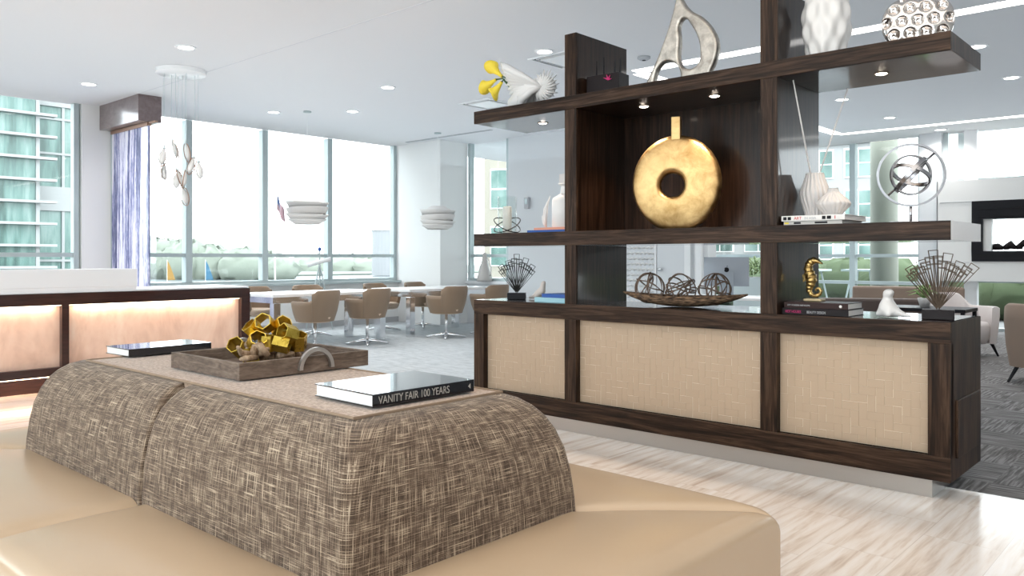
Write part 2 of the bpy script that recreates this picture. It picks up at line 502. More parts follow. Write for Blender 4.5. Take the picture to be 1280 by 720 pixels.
struct(MB().box(6, 6.2, -4.2, 15.6, 0, H).obj('wall_right', M_WALL), 'white wall on the far right side of the lobby')
struct(MB().box(-12.3, -9, -4.2, -4, 0, H).box(4, 6, -4.2, -4, 0, H).box(-9, -7, -4.2, -4, 0, H).box(-7, 4, -4.2, -4, 0, 1.0).obj('wall_front', M_WALL), 'white wall with an added light opening behind the viewer')
window('fill_window', 'y', -4.1, -7, 4, 1.0, H, [-3.8, -1.2, 1.4], [], .07, 'glazed opening behind the viewer, added to light the seating')  # unseen glazing added to let sky light onto the seating and shelves
# column and back wall behind the tables
struct(MB().box(-12.1, -10.9, 10.1, 10.8, 0, H).obj('wall_column', M_WALL), 'white square column by the river windows')
bk = MB().box(-9.85, -5.85, 10.8, 11.05, 0, H)
bk.box(-12.3, -9.85, 10.8, 11.0, 0, SILL)
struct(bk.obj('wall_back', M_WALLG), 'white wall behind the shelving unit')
struct(MB().box(-10.9, -9.85, 10.74, 10.8, SILL - .05, SILL).obj('trim_4', M_TRIMW))
window('window_3', 'y', 10.87, -10.9, -9.85, SILL, H, [], [1.27], .06, 'narrow window beside the white column')
# far window wall (plane y = 15.5)
window('window_4', 'y', 15.55, -12.3, -4.19, .1, H, [-11.4, -9.9, -8.45, -6.9, -5.4], [1.27, .77], .07, 'far window wall beyond the lounge')
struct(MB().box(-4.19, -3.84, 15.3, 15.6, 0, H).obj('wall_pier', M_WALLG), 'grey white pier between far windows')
fw = MB().box(-3.84, 6, 15.1, 15.6, .84, 1.17)
fw.box(-3.84, -3.32, 15.1, 15.6, 1.17, 2.17); fw.box(-1.2, 6, 15.1, 15.6, 1.17, 2.17); fw.box(-3.84, 6, 15.1, 15.6, 2.17, 2.53)
for z_ in (1.155, 2.175):
    pass
struct(fw.obj('wall_fireplace', M_WALL), 'white panelled wall around the fireplace')
struct(MB().box(-3.80, 6, 15.092, 15.1, 2.165, 2.172).box(-3.80, -3.36, 15.092, 15.1, 1.15, 1.157).box(-3.86, -3.85, 15.09, 15.29, .84, 2.53).obj('trim_5', M_GROOVE), 'panel joints of the fireplace wall')
window('window_5', 'y', 15.5, -3.84, 6, 2.53, H, [-3.55, 1.2], [], .08, 'high window above the fireplace')
window('window_6', 'y', 15.5, -3.84, 6, 0, .84, [-1.95, 0, 2, 4], [], .06, 'low window band under the fireplace wall')
struct(MB().box(-3.5, -3.3, 15.36, 15.48, .05, H).obj('trim_6', M_TRIMW))

# ceiling light coves
cv = MB().box(-5.24, 3.5, 7.87, 8.05, H - .004, H + .0)
cv.box(-5.34, -5.16, 8.05, 14.3, H - .004, H); cv.box(-5.24, 3.5, 14.3, 14.46, H - .004, H)
tag(cv.obj('cove_light', M_LED), 'long rectangular strip of light set in the lounge ceiling', 'ceiling light')

# recessed downlights
def downlight():
    t = thing('downlight', 'x', 'ceiling light', (0, 0, 0))
    p = [(.085, 0), (.105, -.004), (.105, -.010), (.082, -.010)]
    auto_smooth(MB().lathe([(.078, 0), (.105, 0), (.105, -.010), (.078, -.008), (.078, 0)], 24).obj('trim_ring', M_TRIMW, t))
    MB().lathe([(0.0001, -.003), (.078, -.003)], 24).obj('diffuser', M_LIGHT, t)
    l_ = bpy.data.lights.new('downlight_lamp', 'SPOT'); l_.energy = 34; l_.color = (1, .97, .93); l_.spot_size = math.radians(150); l_.spot_blend = 1; l_.shadow_soft_size = .08
    o_ = bpy.data.objects.new('downlight_lamp', l_); C.objects.link(o_); o_.parent = t; o_.location = (0, 0, -.03)
    return t
spots = [(-8.08, 3.92, 'round recessed downlight just above the cluster pendant canopy'), (-10.68, 3.93, 'round recessed downlight before the art panel box'),
         (-8.06, 6.56, 'round recessed downlight over the carpet between river window and shelving'), (-5.44, 6.53, 'round recessed downlight just left of the upright panel top'),
         (-10.68, 6.53, 'faint round downlight beside the pendant cord over first table'), (-9.76, 7.28, 'faint round downlight between the two layered pendants'),
         (-2.01, 9.36, 'round downlight past the end of the top shelf, lower of two'), (-2.05, 11.25, 'round downlight at the edge of the lounge ceiling, past shelf end'),
         (-4.05, 11.23, 'round downlight seen under the top shelf near the reeds'), (-4.03, 13.18, 'round downlight over the wire sphere in the lounge ceiling'),
         (-3.77, 14.98, 'round downlight outside the light strip near the far windows')]
d0 = None
for x, y, lb in spots:
    if d0 is None:
        d0 = downlight(); d0.location = (x, y, H); d0['label'] = lb; d0['group'] = 'recessed ceiling downlights'
    else: dup(d0, (x, y, H), 0, lb, 'recessed ceiling downlights')
t = thing('smoke_detector', 'small grey round smoke detector on ceiling above the middle shelf bay', 'smoke detector', (-4.79, 7.43, H))
MB().lathe([(.07, 0), (.07, -.02), (.045, -.035), (.0001, -.037)], 20).obj('housing', M_GROOVE, t, True)
MB().lathe([(.02, -.036), (.018, -.042), (.0001, -.043)], 12).obj('sensor', M_BLACK, t)
def diffuser(x, y, lb):
    t = thing('air_diffuser', lb, 'air vent', (x, y, H), 0, 'square ceiling diffusers')
    fb = MB()
    for s0, s1 in ((.30, .27), (.235, .225)):
        fb.box(-s0, s0, -s0, -s1, -.012, 0); fb.box(-s0, s0, s1, s0, -.012, 0); fb.box(-s0, -s1, -s1, s1, -.012, 0); fb.box(s1, s0, -s1, s1, -.012, 0)
    fb.obj('vent_frame', M_TRIMW, t)
    MB().box(-.269, .269, -.269, .269, -.002, 0).obj('slot', M_BLACK, t)
    MB().box(-.20, .20, -.20, .20, -.014, -.004).obj('plate', M_WHITE, t)
diffuser(-7.88, 8.22, 'square white ceiling diffuser above the left end of the top shelf')
diffuser(-5.48, 6.95, 'square ceiling diffuser half hidden behind the upright panel')

# ================================================================ EXTERIOR
struct(MB().box(-90, -12.3, -60, 60, -3.3, -3).box(-12.3, 60, 15.6, 90, -3.3, -3).obj('ground', M_PAVE), 'pale paved ground outside')
struct(MB().box(-700, -90, -300, 400, -3.4, -3.1).obj('water', M_WATER), 'pale river outside the windows')
struct(MB().box(-330, -168, 108, 330, -3.2, -2.7).obj('far_bank', M_FIELD), 'flat meadow on the far river bank')
random.seed(3)
def blob(b, c, r, seed):
    rn = random.Random(seed)
    ph = [rn.uniform(0, 6.28) for _ in range(6)]
    def f(u, v):
        th = u * 2 * PI; fi = (v - .5) * PI
        k = 1 + .12 * math.sin(5 * th + ph[0]) * math.cos(4 * fi + ph[1]) + .10 * math.sin(9 * th + ph[2] + 7 * fi)
        return (c[0] + r[0] * k * math.cos(fi) * math.cos(th), c[1] + r[1] * k * math.cos(fi) * math.sin(th), c[2] + r[2] * k * math.sin(fi))
    b.grid(f, 14, 8, True)
b = MB(); k = 0
for i in range(60):
    q = i / 59
    px = 175 + q * 170; a_ = (px - 640) / 1008
    dd = 172 + random.uniform(-4, 16)
    hgt = (9.0 - 3.4 * q) * random.uniform(.78, 1.08)
    blob(b, (dd * (a_ * .742 - .6704), dd * (a_ * .6704 + .742), -3.2 + hgt * .35), (random.uniform(3, 6), random.uniform(3, 6), hgt * .62), i)
for i in range(34):
    q = i / 33
    px = 335 + q * 165; a_ = (px - 640) / 1008; dd = 260 + random.uniform(-8, 18)
    hgt = random.uniform(3.2, 5.5)
    blob(b, (dd * (a_ * .742 - .6704), dd * (a_ * .6704 + .742), -3), (random.uniform(5, 9), random.uniform(5, 9), hgt), 100 + i)
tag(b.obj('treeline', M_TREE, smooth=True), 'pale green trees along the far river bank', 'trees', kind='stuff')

# sailboats
def sailboat(x, y, hm, lb, m):
    t = thing('sailboat', lb, 'sailboat', (x, y, -3.1), .9, 'small sails on the river')
    auto_smooth(MB().prism([(-1.2, 0), (-.9, -.35), (.6, -.35), (1.4, 0), (.6, .35), (-.9, .35)], 0, .4).obj('hull', M_WHITE, t))
    MB().tube([(0, 0, .4), (0, 0, hm)], .03, 6).obj('mast', M_WHITE, t)
    def f(u, v):
        w = (1 - v) ** .8 * 1.25
        return (.03 + w * u, .12 * math.sin(u * PI) * (1 - v), .75 + v * (hm - .85))
    sb = MB().grid(f, 6, 10)
    o = sb.obj('sail', m, t, True)
    md = o.modifiers.new('t', 'SOLIDIFY'); md.thickness = .03
sailboat(-130.4, 60.1, 4.1, 'small sailboat with a yellow sail', mat('yellow_sail', (.26, .15, .035), .6))
sailboat(-128.3, 62.0, 3.6, 'small sailboat with a dark blue sail beside the window mullion', mat('navy_sail', (.035, .06, .13), .6))
sailboat(-125.7, 64.3, 4.1, 'small sailboat with a bright light blue sail', mat('azure_sail', (.03, .11, .18), .6))

# flag
M_FLAG = mat('striped_flag', rough=.8)
n, l, b_ = nodes(M_FLAG)
t_ = n.new('ShaderNodeTexCoord'); sp = n.new('ShaderNodeSeparateXYZ'); l.new(t_.outputs['UV'], sp.inputs[0])
st = math_node(M_FLAG, 'GREATER_THAN', math_node(M_FLAG, 'SINE', math_node(M_FLAG, 'MULTIPLY', sp.outputs[1], 13 * PI)), 0)
canton = math_node(M_FLAG, 'MULTIPLY', math_node(M_FLAG, 'LESS_THAN', sp.outputs[0], .4), math_node(M_FLAG, 'GREATER_THAN', sp.outputs[1], .46))
cc = mixc(M_FLAG, st, (.26, .26, .27), (.20, .04, .06)); cc = mixc(M_FLAG, canton, cc, (.03, .05, .12))
l.new(cc, b_.inputs['Base Color'])
t = thing('flagpole', 'tall white flagpole outside the river window', 'flagpole', (-53.3, 32.7, -3))
MB().tube([(0, 0, 0), (0, 0, 9.1)], [.07, .04], 10).obj('pole', M_WHITE, t, True)
MB().lathe([(.0001, 0), (.09, .05), (.09, .12), (.0001, .18)], 12, (0, 0, 9.1)).obj('finial', M_WHITE, t, True)
nu, nv = 16, 10
me = bpy.data.meshes.new('flag'); vs = []; fs = []; uv = []
for i in range(nu + 1):
    for j in range(nv + 1):
        u = i / nu; v = j / nv
        vs.append((.05 + u * .62 * (1 - .1 * v), .10 * math.sin(u * 9 + v), 1.1 * v - 1.15 * u + .08 * math.sin(u * 9)))
for i in range(nu):
    for j in range(nv):
        a0 = i * (nv + 1) + j; fs.append((a0, a0 + nv + 1, a0 + nv + 2, a0 + 1)); uv += [(i / nu, j / nv), ((i + 1) / nu, j / nv), ((i + 1) / nu, (j + 1) / nv), (i / nu, (j + 1) / nv)]
me.from_pydata(vs, [], fs); ul = me.uv_layers.new(name='UV')
for k_, q in enumerate(uv): ul.data[k_].uv = q
me.materials.append(M_FLAG)
o = bpy.data.objects.new('flag', me); C.objects.link(o); o.location = (-53.25, 32.75, 4.85); o.rotation_euler = (0, 0, .83)
md = o.modifiers.new('t', 'SOLIDIFY'); md.thickness = .01
tag(o, 'striped red and white flag with blue canton hanging from the pole', 'flag')

t = thing('storage_tower', 'pale grey tower far off beside the column', 'tower', (-157.5, 127, -3))
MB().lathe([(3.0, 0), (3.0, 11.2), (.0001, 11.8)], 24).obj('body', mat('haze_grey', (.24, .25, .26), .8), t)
MB().lathe([(3.15, 11.0), (3.15, 11.3)], 24).obj('rim', M_SLAB, t)

# green glass building seen in window_1
def bld_left():
    t = thing('glass_building', 'green glass office building with white floor slabs outside the reception window', 'building', (-32, 11, -3))
    MB().box(-10, 0, -14, -.9, 0, 30).obj('facade_wall', M_TEALGL, t)
    MB().box(-10, -1.0, -.9, 1.9, 0, 30).obj('facade_wall', M_TEALGL, t)
    for i in range(20):
        z_ = 2.3 + i * .78
        MB().box(-.05, .30, -14, -.4, z_, z_ + .09).obj('floor_ledge', M_SLAB, t)
    for i in range(9): MB().box(-.04, .06, -1.02 - i * 2.2, -.9 - i * 2.2, 0, 18).obj('mullion', M_SLAB, t)
    for y_ in (.22, 1.2): MB().box(-1.04, -.94, y_ - .05, y_ + .05, 0, 18).obj('mullion', M_SLAB, t)
    for z_ in (2.2, 3.2, 4.1, 8.1, 9.4): MB().box(-1.04, -.93, -.9, 1.9, z_, z_ + .08).obj('transom', M_SLAB, t)
    MB().box(-1.1, -.9, -.9, 1.9, 6.0, 6.9).obj('spandrel', M_SLAB, t)
    MB().box(-1.1, -.9, -.9, 1.9, 9.9, 10.3).obj('spandrel', M_SLAB, t)
bld_left()
def bld(name, lb, loc, rz, w, dpt, h, cols, rows, wall, glass):
    t = thing(name, lb, 'building', loc, rz)
    MB().box(0, w, 0, dpt, 0, h).obj('wall', wall, t, bev=.03)
    MB().box(-.2, w + .2, -.2, dpt + .2, h, h + .3).obj('roof', M_SLAB, t)
    cw = w / cols; rh = h / rows
    for i in range(cols):
        for j in range(rows):
            x0 = i * cw + cw * .16; z0 = j * rh + rh * .2
            f = MB().box(x0 - .06, x0 + cw * .68 + .06, -.05, .02, z0 - .06, z0 + rh * .66 + .06).obj('window', M_TRIMW, t)
            g = MB(); 
            for p_ in range(2):
                for q_ in range(2):
                    g.box(x0 + p_ * cw * .35, x0 + p_ * cw * .35 + cw * .32, -.07, -.05, z0 + q_ * rh * .34, z0 + q_ * rh * .34 + rh * .31)
            g.obj('pane', glass, f)
    return t
bld('apartment_building', 'beige building with pale green windows beside the white column', (-31.5, 32.5, -3), .35, 9, 6, 16, 3, 5, M_BEIGE, M_TEALGL)
bld('apartment_building', 'pale building with green glazing behind the lounge windows', (-32, 44, -3), .25, 14, 6, 8.5, 6, 4, M_SLAB, M_TEALGL)
bld('apartment_building', 'pale building with square windows behind the reeds', (-17.5, 38, -3), .2, 5.2, 5, 9.6, 3, 5, M_SLAB, M_TEALGL)
# outside column and terrace
t = thing('terrace_column', 'round pale green column standing outside the lounge windows', 'column', (-5.1, 16.35, -3))
MB().lathe([(.25, 0), (.25, 7.2)], 28).obj('shaft', mat('pale_green_column', (.19, .20, .165), .7), t, True)
MB().lathe([(.33, 0), (.33, 3.1), (.25, 3.2)], 28).obj('base', M_SLAB, t, True)
struct(MB().box(-12, 6, 15.62, 19.5, -.3, -.05).obj('terrace', M_PAVE), 'pale terrace outside the lounge')
b = MB()
for i in range(30):
    for r0 in range(2):
        blob(b, (-12 + i * .65 + random.uniform(-.3, .3), 19 + r0 * .6, .35 + random.uniform(0, .35)), (.8, .5, .55), 300 + i * 2 + r0)
tag(b.obj('hedge', mat('pale_hedge', (.085, .115, .06), .9), smooth=True), 'pale green planting along the terrace edge', 'hedge', kind='stuff')
def stool(x, y, lb):
    t = thing('terrace_table', lb, 'table', (x, y, -.05), 0, 'high metal tables on the terrace')
    MB().box(-.35, .35, -.35, .35, 1.0, 1.04).obj('table_top', M_FRAME, t)
    for sx_ in (-1, 1):
        for sy_ in (-1, 1): MB().tube([(sx_ * .18, sy_ * .18, 1.0), (sx_ * .34, sy_ * .34, 0)], .02, 6).obj('leg', M_FRAME, t)
stool(-6.9, 17.2, 'high grey metal table on the terrace behind the seahorse')
stool(-5.9, 17.6, 'high grey metal table on the terrace next to the round column')

# bare tree
t = thing('bare_tree', 'thin leafless tree outside the lounge windows', 'tree', (-4.9, 22.6, -3))
random.seed(11)
tb = MB(); tb.tube([(0, 0, 0), (.1, 0, 2), (0, .1, 4), (.2, 0, 6)], [.06, .05, .035, .01], 6)
tb.obj('trunk', M_GROOVE, t)
for i in range(12):
    z0 = random.uniform(2.8, 5.4); an = random.uniform(0, 6.28); L = random.uniform(.8, 1.7)
    p1 = (math.cos(an) * L * .5, math.sin(an) * L * .5, z0 + L * .35); p2 = (math.cos(an + .3) * L, math.sin(an + .3) * L, z0 + L)
    MB().tube([(0.05, 0, z0), p1, p2], [.02, .012, .004], 5).obj('branch', M_GROOVE, t)

# ================================================================ RECEPTION
DX = -7.93
t = thing('reception_desk', 'long dark mahogany reception desk with glowing maple panels', 'desk', (DX, 0, 0))
Y0, Y1 = -3.6, 4.56
fr_ = MB().box(-.75, 0, Y0, Y1, .80, .903)
fr_.box(-.06, 0, Y0, Y1, .158, .235)
fr_.box(-.75, 0, Y1 - .10, Y1, .0, .80)
fr_.obj('frame', M_DESK, t, bev=.003)
for yy in (2.72, .9, -.9, -2.7): MB().box(-.06, .0, yy - .03, yy + .03, .235, .80).obj('divider', M_DESK, t)
MB().box(-.10, -.062, Y0, Y1 - .10, .158, .80).obj('lit_panel', M_MAPLE, t)['label'] = 'warm lit maple panel'
MB().box(-.72, -.16, Y0, Y1 - .10, 0, .158).obj('plinth', M_DESK, t)
MB().box(-.74, -.01, Y0, Y1 - .01, .904, .922).obj('worktop', M_SOLID, t, bev=.004)
MB().box(-.040, -.022, Y0, Y1 - .11, .790, .799).obj('led_strip', M_WLED, t)
MB().box(-.12, -.10, Y0, Y1 - .11, .140, .156).obj('led_strip', M_WLED, t)
for yc, L in ((3.6, 1.6), (1.8, 1.7), (0, 1.7)):
    lo = area_light('panel_light', (-.03, yc, .788), (0, math.radians(-8), 0), .03, L, 1.4, (1, .78, .60), parent=t)
    lo.visible_camera = True
    area_light('toe_light', (-.09, yc, .15), (0, math.radians(35), 0), .02, L, 1.3, (1, .70, .48), parent=t)
t = thing('transaction_counter', 'white solid transaction counter standing on the reception desk', 'counter', (DX, 0, .9225))
MB().box(-.40, -.012, -3.5, 3.36, .0, .03).obj('base_edge', M_SOLID, t)
MB().box(-.42, -.005, -3.5, 3.365, .03, .198).obj('counter_body', M_SOLID, t, bev=.006)

# art panel behind the reception
struct(MB().box(-12.1, -10.82, 4.60, 4.91, 3.05, H).obj('ceiling_box', wood('silver_wood', (3, 6, 6), [(.3, (.10, .06, .06)), (.7, (.20, .15, .15))], .3, 1.0, coatr=.12)), 'glossy dark box hung from the ceiling over the art panel')
t = thing('art_panel', 'tall glass art panel with blue and black streaks behind reception', 'art panel', (-11.45, 4.76, 0))
MB().box(-.60, .60, -.012, .012, .05, 3.0).obj('glass_sheet', M_ART, t, bev=.002)
MB().box(-.62, -.60, -.02, .02, .0, 3.04).obj('side_rail', M_FRAME, t)
MB().box(-.60, .60, -.03, .03, 3.0, 3.045).obj('top_rail', M_COPPER, t)
MB().box(-.60, .60, -.03, .03, 0, .05).obj('bottom_rail', M_FRAME, t)
t = thing('glass_divider', 'clear glass sheet beside the streaked art panel', 'glass panel', (-10.74, 4.76, 0))
MB().box(-.08, .10, -.006, .006, .03, 3.02).obj('glass_sheet', M_GLASS, t)
MB().box(-.08, .10, -.02, .02, 3.02, 3.045).obj('top_rail', M_COPPER, t)
MB().box(-.08, .10, -.02, .02, 0, .03).obj('bottom_rail', M_FRAME, t)

# ================================================================ PENDANTS
t = thing('cluster_pendant', 'cluster pendant of glass leaf pods hung from round white canopy', 'pendant light', (-9.10, 4.36, H))
auto_smooth(MB().lathe([(.275, -.002), (.275, -.045), (.262, -.055), (.0001, -.055)], 40).obj('canopy', M_WHITE, t))
pods = [(-.11, .02, 2.62, .5), (-.14, -.09, 2.52, -.3), (-.20, .03, 2.36, .1), (.05, -.02, 2.58, .3), (-.07, .10, 2.27, -.2), (-.03, -.08, 2.27, .6), (.12, .06, 2.43, -.5), (.185, -.02, 2.37, .2), (.09, -.10, 2.26, -.25), (0.0, .03, 2.08, .35)]
for i, (dx, dy, zt, tilt) in enumerate(pods):
    X_ = dx * .742 * 1.1 - dy * .67; Y_ = dx * .67 * 1.1 + dy * .742; zr = zt - H
    MB().tube([(X_, Y_, -.055), (X_, Y_, zr)], .0022, 5).obj('cable', M_FRAME, t)
    Mx = Matrix.Translation((X_, Y_, zr)) @ Matrix.Rotation(tilt * .6, 4, 'X') @ Matrix.Rotation(i * 1.1, 4, 'Z')
    prof = [(.004, -.03), (.018, -.06), (.036, -.10), (.044, -.14), (.040, -.18), (.024, -.215), (.0001, -.235)]
    pd = MB().lathe(prof, 14, M=Mx @ Matrix.Diagonal((1.0, .55, 1, 1))).obj('pod', M_FROST, t, True)
    loop = [Mx @ Vector((math.sin(a_) * .056 * (1 if True else 1), .004, -.03 - .11 * (1 - math.cos(a_)))) for a_ in [2 * PI * q / 20 for q in range(20)]]
    MB().tube(loop, .0055, 5, True).obj('pod_rim', M_COPPER, pd)
    MB().lathe([(.016, -.045), (.008, -.015), (.003, 0.012)], 10, M=Mx).obj('pod_cap', M_FRAME, pd)

def layered_pendant(loc, lb):
    t = thing('layered_pendant', lb, 'pendant light', loc, 0, 'white layered pendants over the tables')
    zt = -1.27
    MB().lathe([(.06, 0), (.06, -.02), (.0001, -.025)], 20).obj('ceiling_rose', M_FRAME, t, True)
    MB().tube([(0, 0, -.02), (0, 0, zt)], .004, 6).obj('cord', M_WHITE, t)
    tiers = [(-1.27, .155, .20, .075, 0), (-1.34, .27, .315, .10, 3), (-1.435, .275, .31, .095, -3.5), (-1.52, .25, .315, .09, 3), (-1.60, .19, .28, .075, 0)]
    for z_, r0, r1, h_, tl in tiers:
        Mx = Matrix.Translation((0, 0, z_)) @ Matrix.Rotation(math.radians(tl), 4, 'Y')
        # each ring: wide lip at top, tucked in towards the bottom
        if z_ == -1.27: pr_ = [(.02, 0), (.13, -.002), (.150, -.012), (r0 + .01, -h_), (r0, -h_), (.14, -.02), (.02, -.01)]
        else: pr_ = [(r1, 0), (r1 - .004, -.01), (r0 - .01, -h_), (r0 - .02, -h_), (r1 - .02, -.012), (r1 - .006, .0)]
        MB().lathe(pr_ + ([pr_[0]] if z_ != -1.27 else []), 40, M=Mx).obj('shade_ring', M_SHADE, t, True)
    MB().lathe([(.0001, -1.66), (.17, -1.66), (.20, -1.60)], 30).obj('bottom_diffuser', M_SHADE, t, True)
    MB().lathe([(.0001, -1.60), (.05, -1.55), (.06, -1.48), (.03, -1.40), (.0001, -1.38)], 16).obj('bulb', mat('glow_bulb', (1, 1, 1), emit=(1, .86, .76), es=1.2), t, True)
    MB().lathe([(.245, -1.62), (.225, -1.34), (.15, -1.29)], 30).obj('inner_liner', M_SHADE, t, True)
layered_pendant((-10.26, 6.83, H), 'white layered pendant over the nearer table, before the window mullion')
layered_pendant((-10.34, 9.52, H), 'white layered pendant hanging before the white column')

# ================================================================ TABLES AND CHAIRS
def wtable(x0, x1, y0, y1, lb):
    cx, cy = (x0 + x1) / 2, (y0 + y1) / 2
    t = thing('work_table', lb, 'table', (cx, cy, 0), 0, 'white tables along the river windows')
    w, d = (x1 - x0) / 2, (y1 - y0) / 2
    MB().box(-w, w, -d, d, .70, .74).obj('tabletop', M_WHITE, t, bev=.004)
    MB().box(-w + .07, w - .07, -d + .04, -d + .07, .62, .70).box(-w + .07, w - .07, d - .07, d - .04, .62, .70).box(-w + .04, -w + .07, -d + .07, d - .07, .62, .70).box(w - .07, w - .04, -d + .07, d - .07, .62, .70).obj('apron', M_CHROME, t)
    for sx_ in (-1, 1):
        for sy_ in (-1, 1):
            cx_, cy_ = sx_ * (w - .08), sy_ * (d - .08)
            MB().box(cx_ - .05, cx_ + .05, cy_ - .05, cy_ + .05, 0, .62).obj('leg', M_CHROME, t, bev=.003)
wtable(-10.42, -9.47, 5.78, 7.72, 'long white table with chrome legs, nearest the reception desk')
wtable(-10.42, -9.47, 8.14, 10.02, 'long white table with chrome legs before the white column')

def wall_shell(b, th0, th1, nt_, a, bb, top, bot, taper, th=.045, p=2.6, lean=.0):
    """curved upholstered wall; th angles, a/bb half sizes at top, top(t) height"""
    def foot(an, k, inset):
        c_, s_ = math.cos(an), math.sin(an)
        r_ = (abs(c_) ** p + abs(s_) ** p) ** (-1 / p)
        return ((a * k - inset) * r_ * c_, (bb * k - inset) * r_ * s_)
    ring = []
    for i in range(nt_ + 1):
        an = th0 + (th1 - th0) * i / nt_
        h = top(an)
        pts = []
        for (zf, ins) in ((0, 0), (.35, 0), (.75, 0), (.96, .003), (1.0, th * .35), (1.0, th * .7), (.96, th), (.6, th), (.1, th), (0, th * .9)):
            z_ = bot + (h - bot) * zf
            k = taper + (1 - taper) * min(1, max(0, (z_ - bot) / (.36))) ** .7
            x_, y_ = foot(an, k, ins)
            pts.append((x_ , y_, z_))
        ring.append(pts)
    n_ = len(ring[0])
    vs = [p_ for r_ in ring for p_ in r_]
    fs = []
    for i in range(nt_):
        for j in range(n_):
            j2 = (j + 1) % n_
            fs.append((i * n_ + j, (i + 1) * n_ + j, (i + 1) * n_ + j2, i * n_ + j2))
    fs.append(tuple(range(n_ - 1, -1, -1))); fs.append(tuple(nt_ * n_ + j for j in range(n_)))
    b.add(vs, fs)

def smoothstep(x): x = max(0, min(1, x)); return x * x * (3 - 2 * x)

def swivel_chair():
    t = thing('swivel_chair', 'x', 'chair')
    # chair faces +x; back at -x.  angle measured from +x
    topf = lambda an: .79 - .012 * abs(math.sin(an))
    b = MB(); wall_shell(b, PI - .98, PI + .98, 22, .31, .31, lambda an: .80 - .05 * smoothstep((abs(an - PI) - .72) / .26), .385, .74)
    auto_smooth(b.obj('backrest', M_LEATH, t), 60)
    for sg in (1, -1):
        b = MB(); e0, e1 = PI - .985, .62
        wall_shell(b, sg * e0, sg * e1, 14, .31, .31, lambda an: .655 - .02 * smoothstep((1.0 - abs(an)) / .4), .385, .74, .042)
        auto_smooth(b.obj('armrest', M_LEATH, t), 60)
    b = MB()
    b.lathe([(.0001, .37), (.19, .372), (.225, .40), (.24, .44), (.235, .465), (.19, .482), (.0001, .488)], 28, M=Matrix.Translation((.02, 0, 0)) @ Matrix.Diagonal((1.12, 1.02, 1, 1)))
    b.obj('seat', M_LEATHIN, t, True)
    MB().tube([(0, 0, .06), (0, 0, .375)], .023, 12).obj('column', M_CHROME, t, True)
    b = MB()
    for k_ in range(4):
        an = PI / 4 + k_ * PI / 2
        c_, s_ = math.cos(an), math.sin(an)
        b.tube([(0, 0, .065), (c_ * .14, s_ * .14, .045), (c_ * .30, s_ * .30, .018)], [.028, .02, .014], 8)
    b.lathe([(.04, .02), (.04, .07), (.025, .09)], 16)
    b.obj('star_base', M_CHROME, t, True)
    return t
ch = swivel_chair()
CH = [(-9.16, 6.22, PI + .25, 'tan swivel chair seen from behind, nearest the reception desk end'),
      (-9.20, 7.12, PI + .12, 'tan swivel chair seen from behind between two chrome table legs'),
      (-9.06, 8.52, PI - .02, 'tan swivel chair seen from behind at the farther table'),
      (-9.02, 9.42, PI + .0, 'tan swivel chair back rising behind the shelf unit corner'),
      (-10.78, 6.32, -.25, 'cream swivel chair facing us behind the gold ornament'),
      (-10.80, 7.3, -.1, 'swivel chair mostly hidden behind the nearer table'),
      (-10.72, 8.62, .1, 'cream swivel chair facing us between the two tables'),
      (-10.76, 9.55, .1, 'cream swivel chair facing us, deepest at the farther table')]
for i, (x, y, rz, lb) in enumerate(CH):
    if i == 0:
        ch.location = (x, y, 0); ch.rotation_euler = (0, 0, rz); ch['label'] = lb; ch['group'] = 'swivel chairs at the white tables'
    else: dup(ch, (x, y, 0), rz, lb, 'swivel chairs at the white tables')

def tub_chair(loc, rz, lb, m, a=.36, bb=.38, hb=.78, ha=.62, name='tub_armchair', grp=None):
    t = thing(name, lb, 'armchair', loc, rz, grp)
    b = MB(); wall_shell(b, .55, 2 * PI - .55, 40, a, bb, lambda an: ha + (hb - ha) * smoothstep((1.35 - abs(an - PI)) / .55), .16, .90, .07, 3.2)
    auto_smooth(b.obj('shell', m, t), 60)
    b = MB().lathe([(.0001, .17), (a * .72, .17), (a * .80, .24), (a * .82, .38), (a * .74, .43), (.0001, .44)], 28, M=Matrix.Translation((.02, 0, 0)))
    b.obj('seat_cushion', m, t, True)
    for sx_ in (-1, 1):
        for sy_ in (-1, 1):
            MB().tube([(sx_ * a * .62, sy_ * bb * .62, .18), (sx_ * a * .78, sy_ * bb * .78, 0)], [.022, .012], 8).obj('leg', M_BLACK, t)
    return t
tub_chair((-6.74, 7.24, 0), PI + 2.2, 'pale tub armchair beside the left end of the shelving unit', M_LIGHTUP, .29, .31, .70, .60)
tub_chair((-1.30, 9.42, 0), PI / 2 - .2, 'large taupe tub armchair past the end of the shelving unit', M_GREYUP, .42, .44, .78, .66)
tub_chair((-2.60, 11.3, 0), -.3, 'pale grey lounge chair behind the large taupe armchair', M_LIGHTUP, .36, .40, .78, .62)
tub_chair((-1.60, 11.55, 0), .2, 'tan lounge chair back at the picture edge under the fireplace', mat('tan_upholstery', (.36, .24, .16), .6), .36, .40, .84, .66)

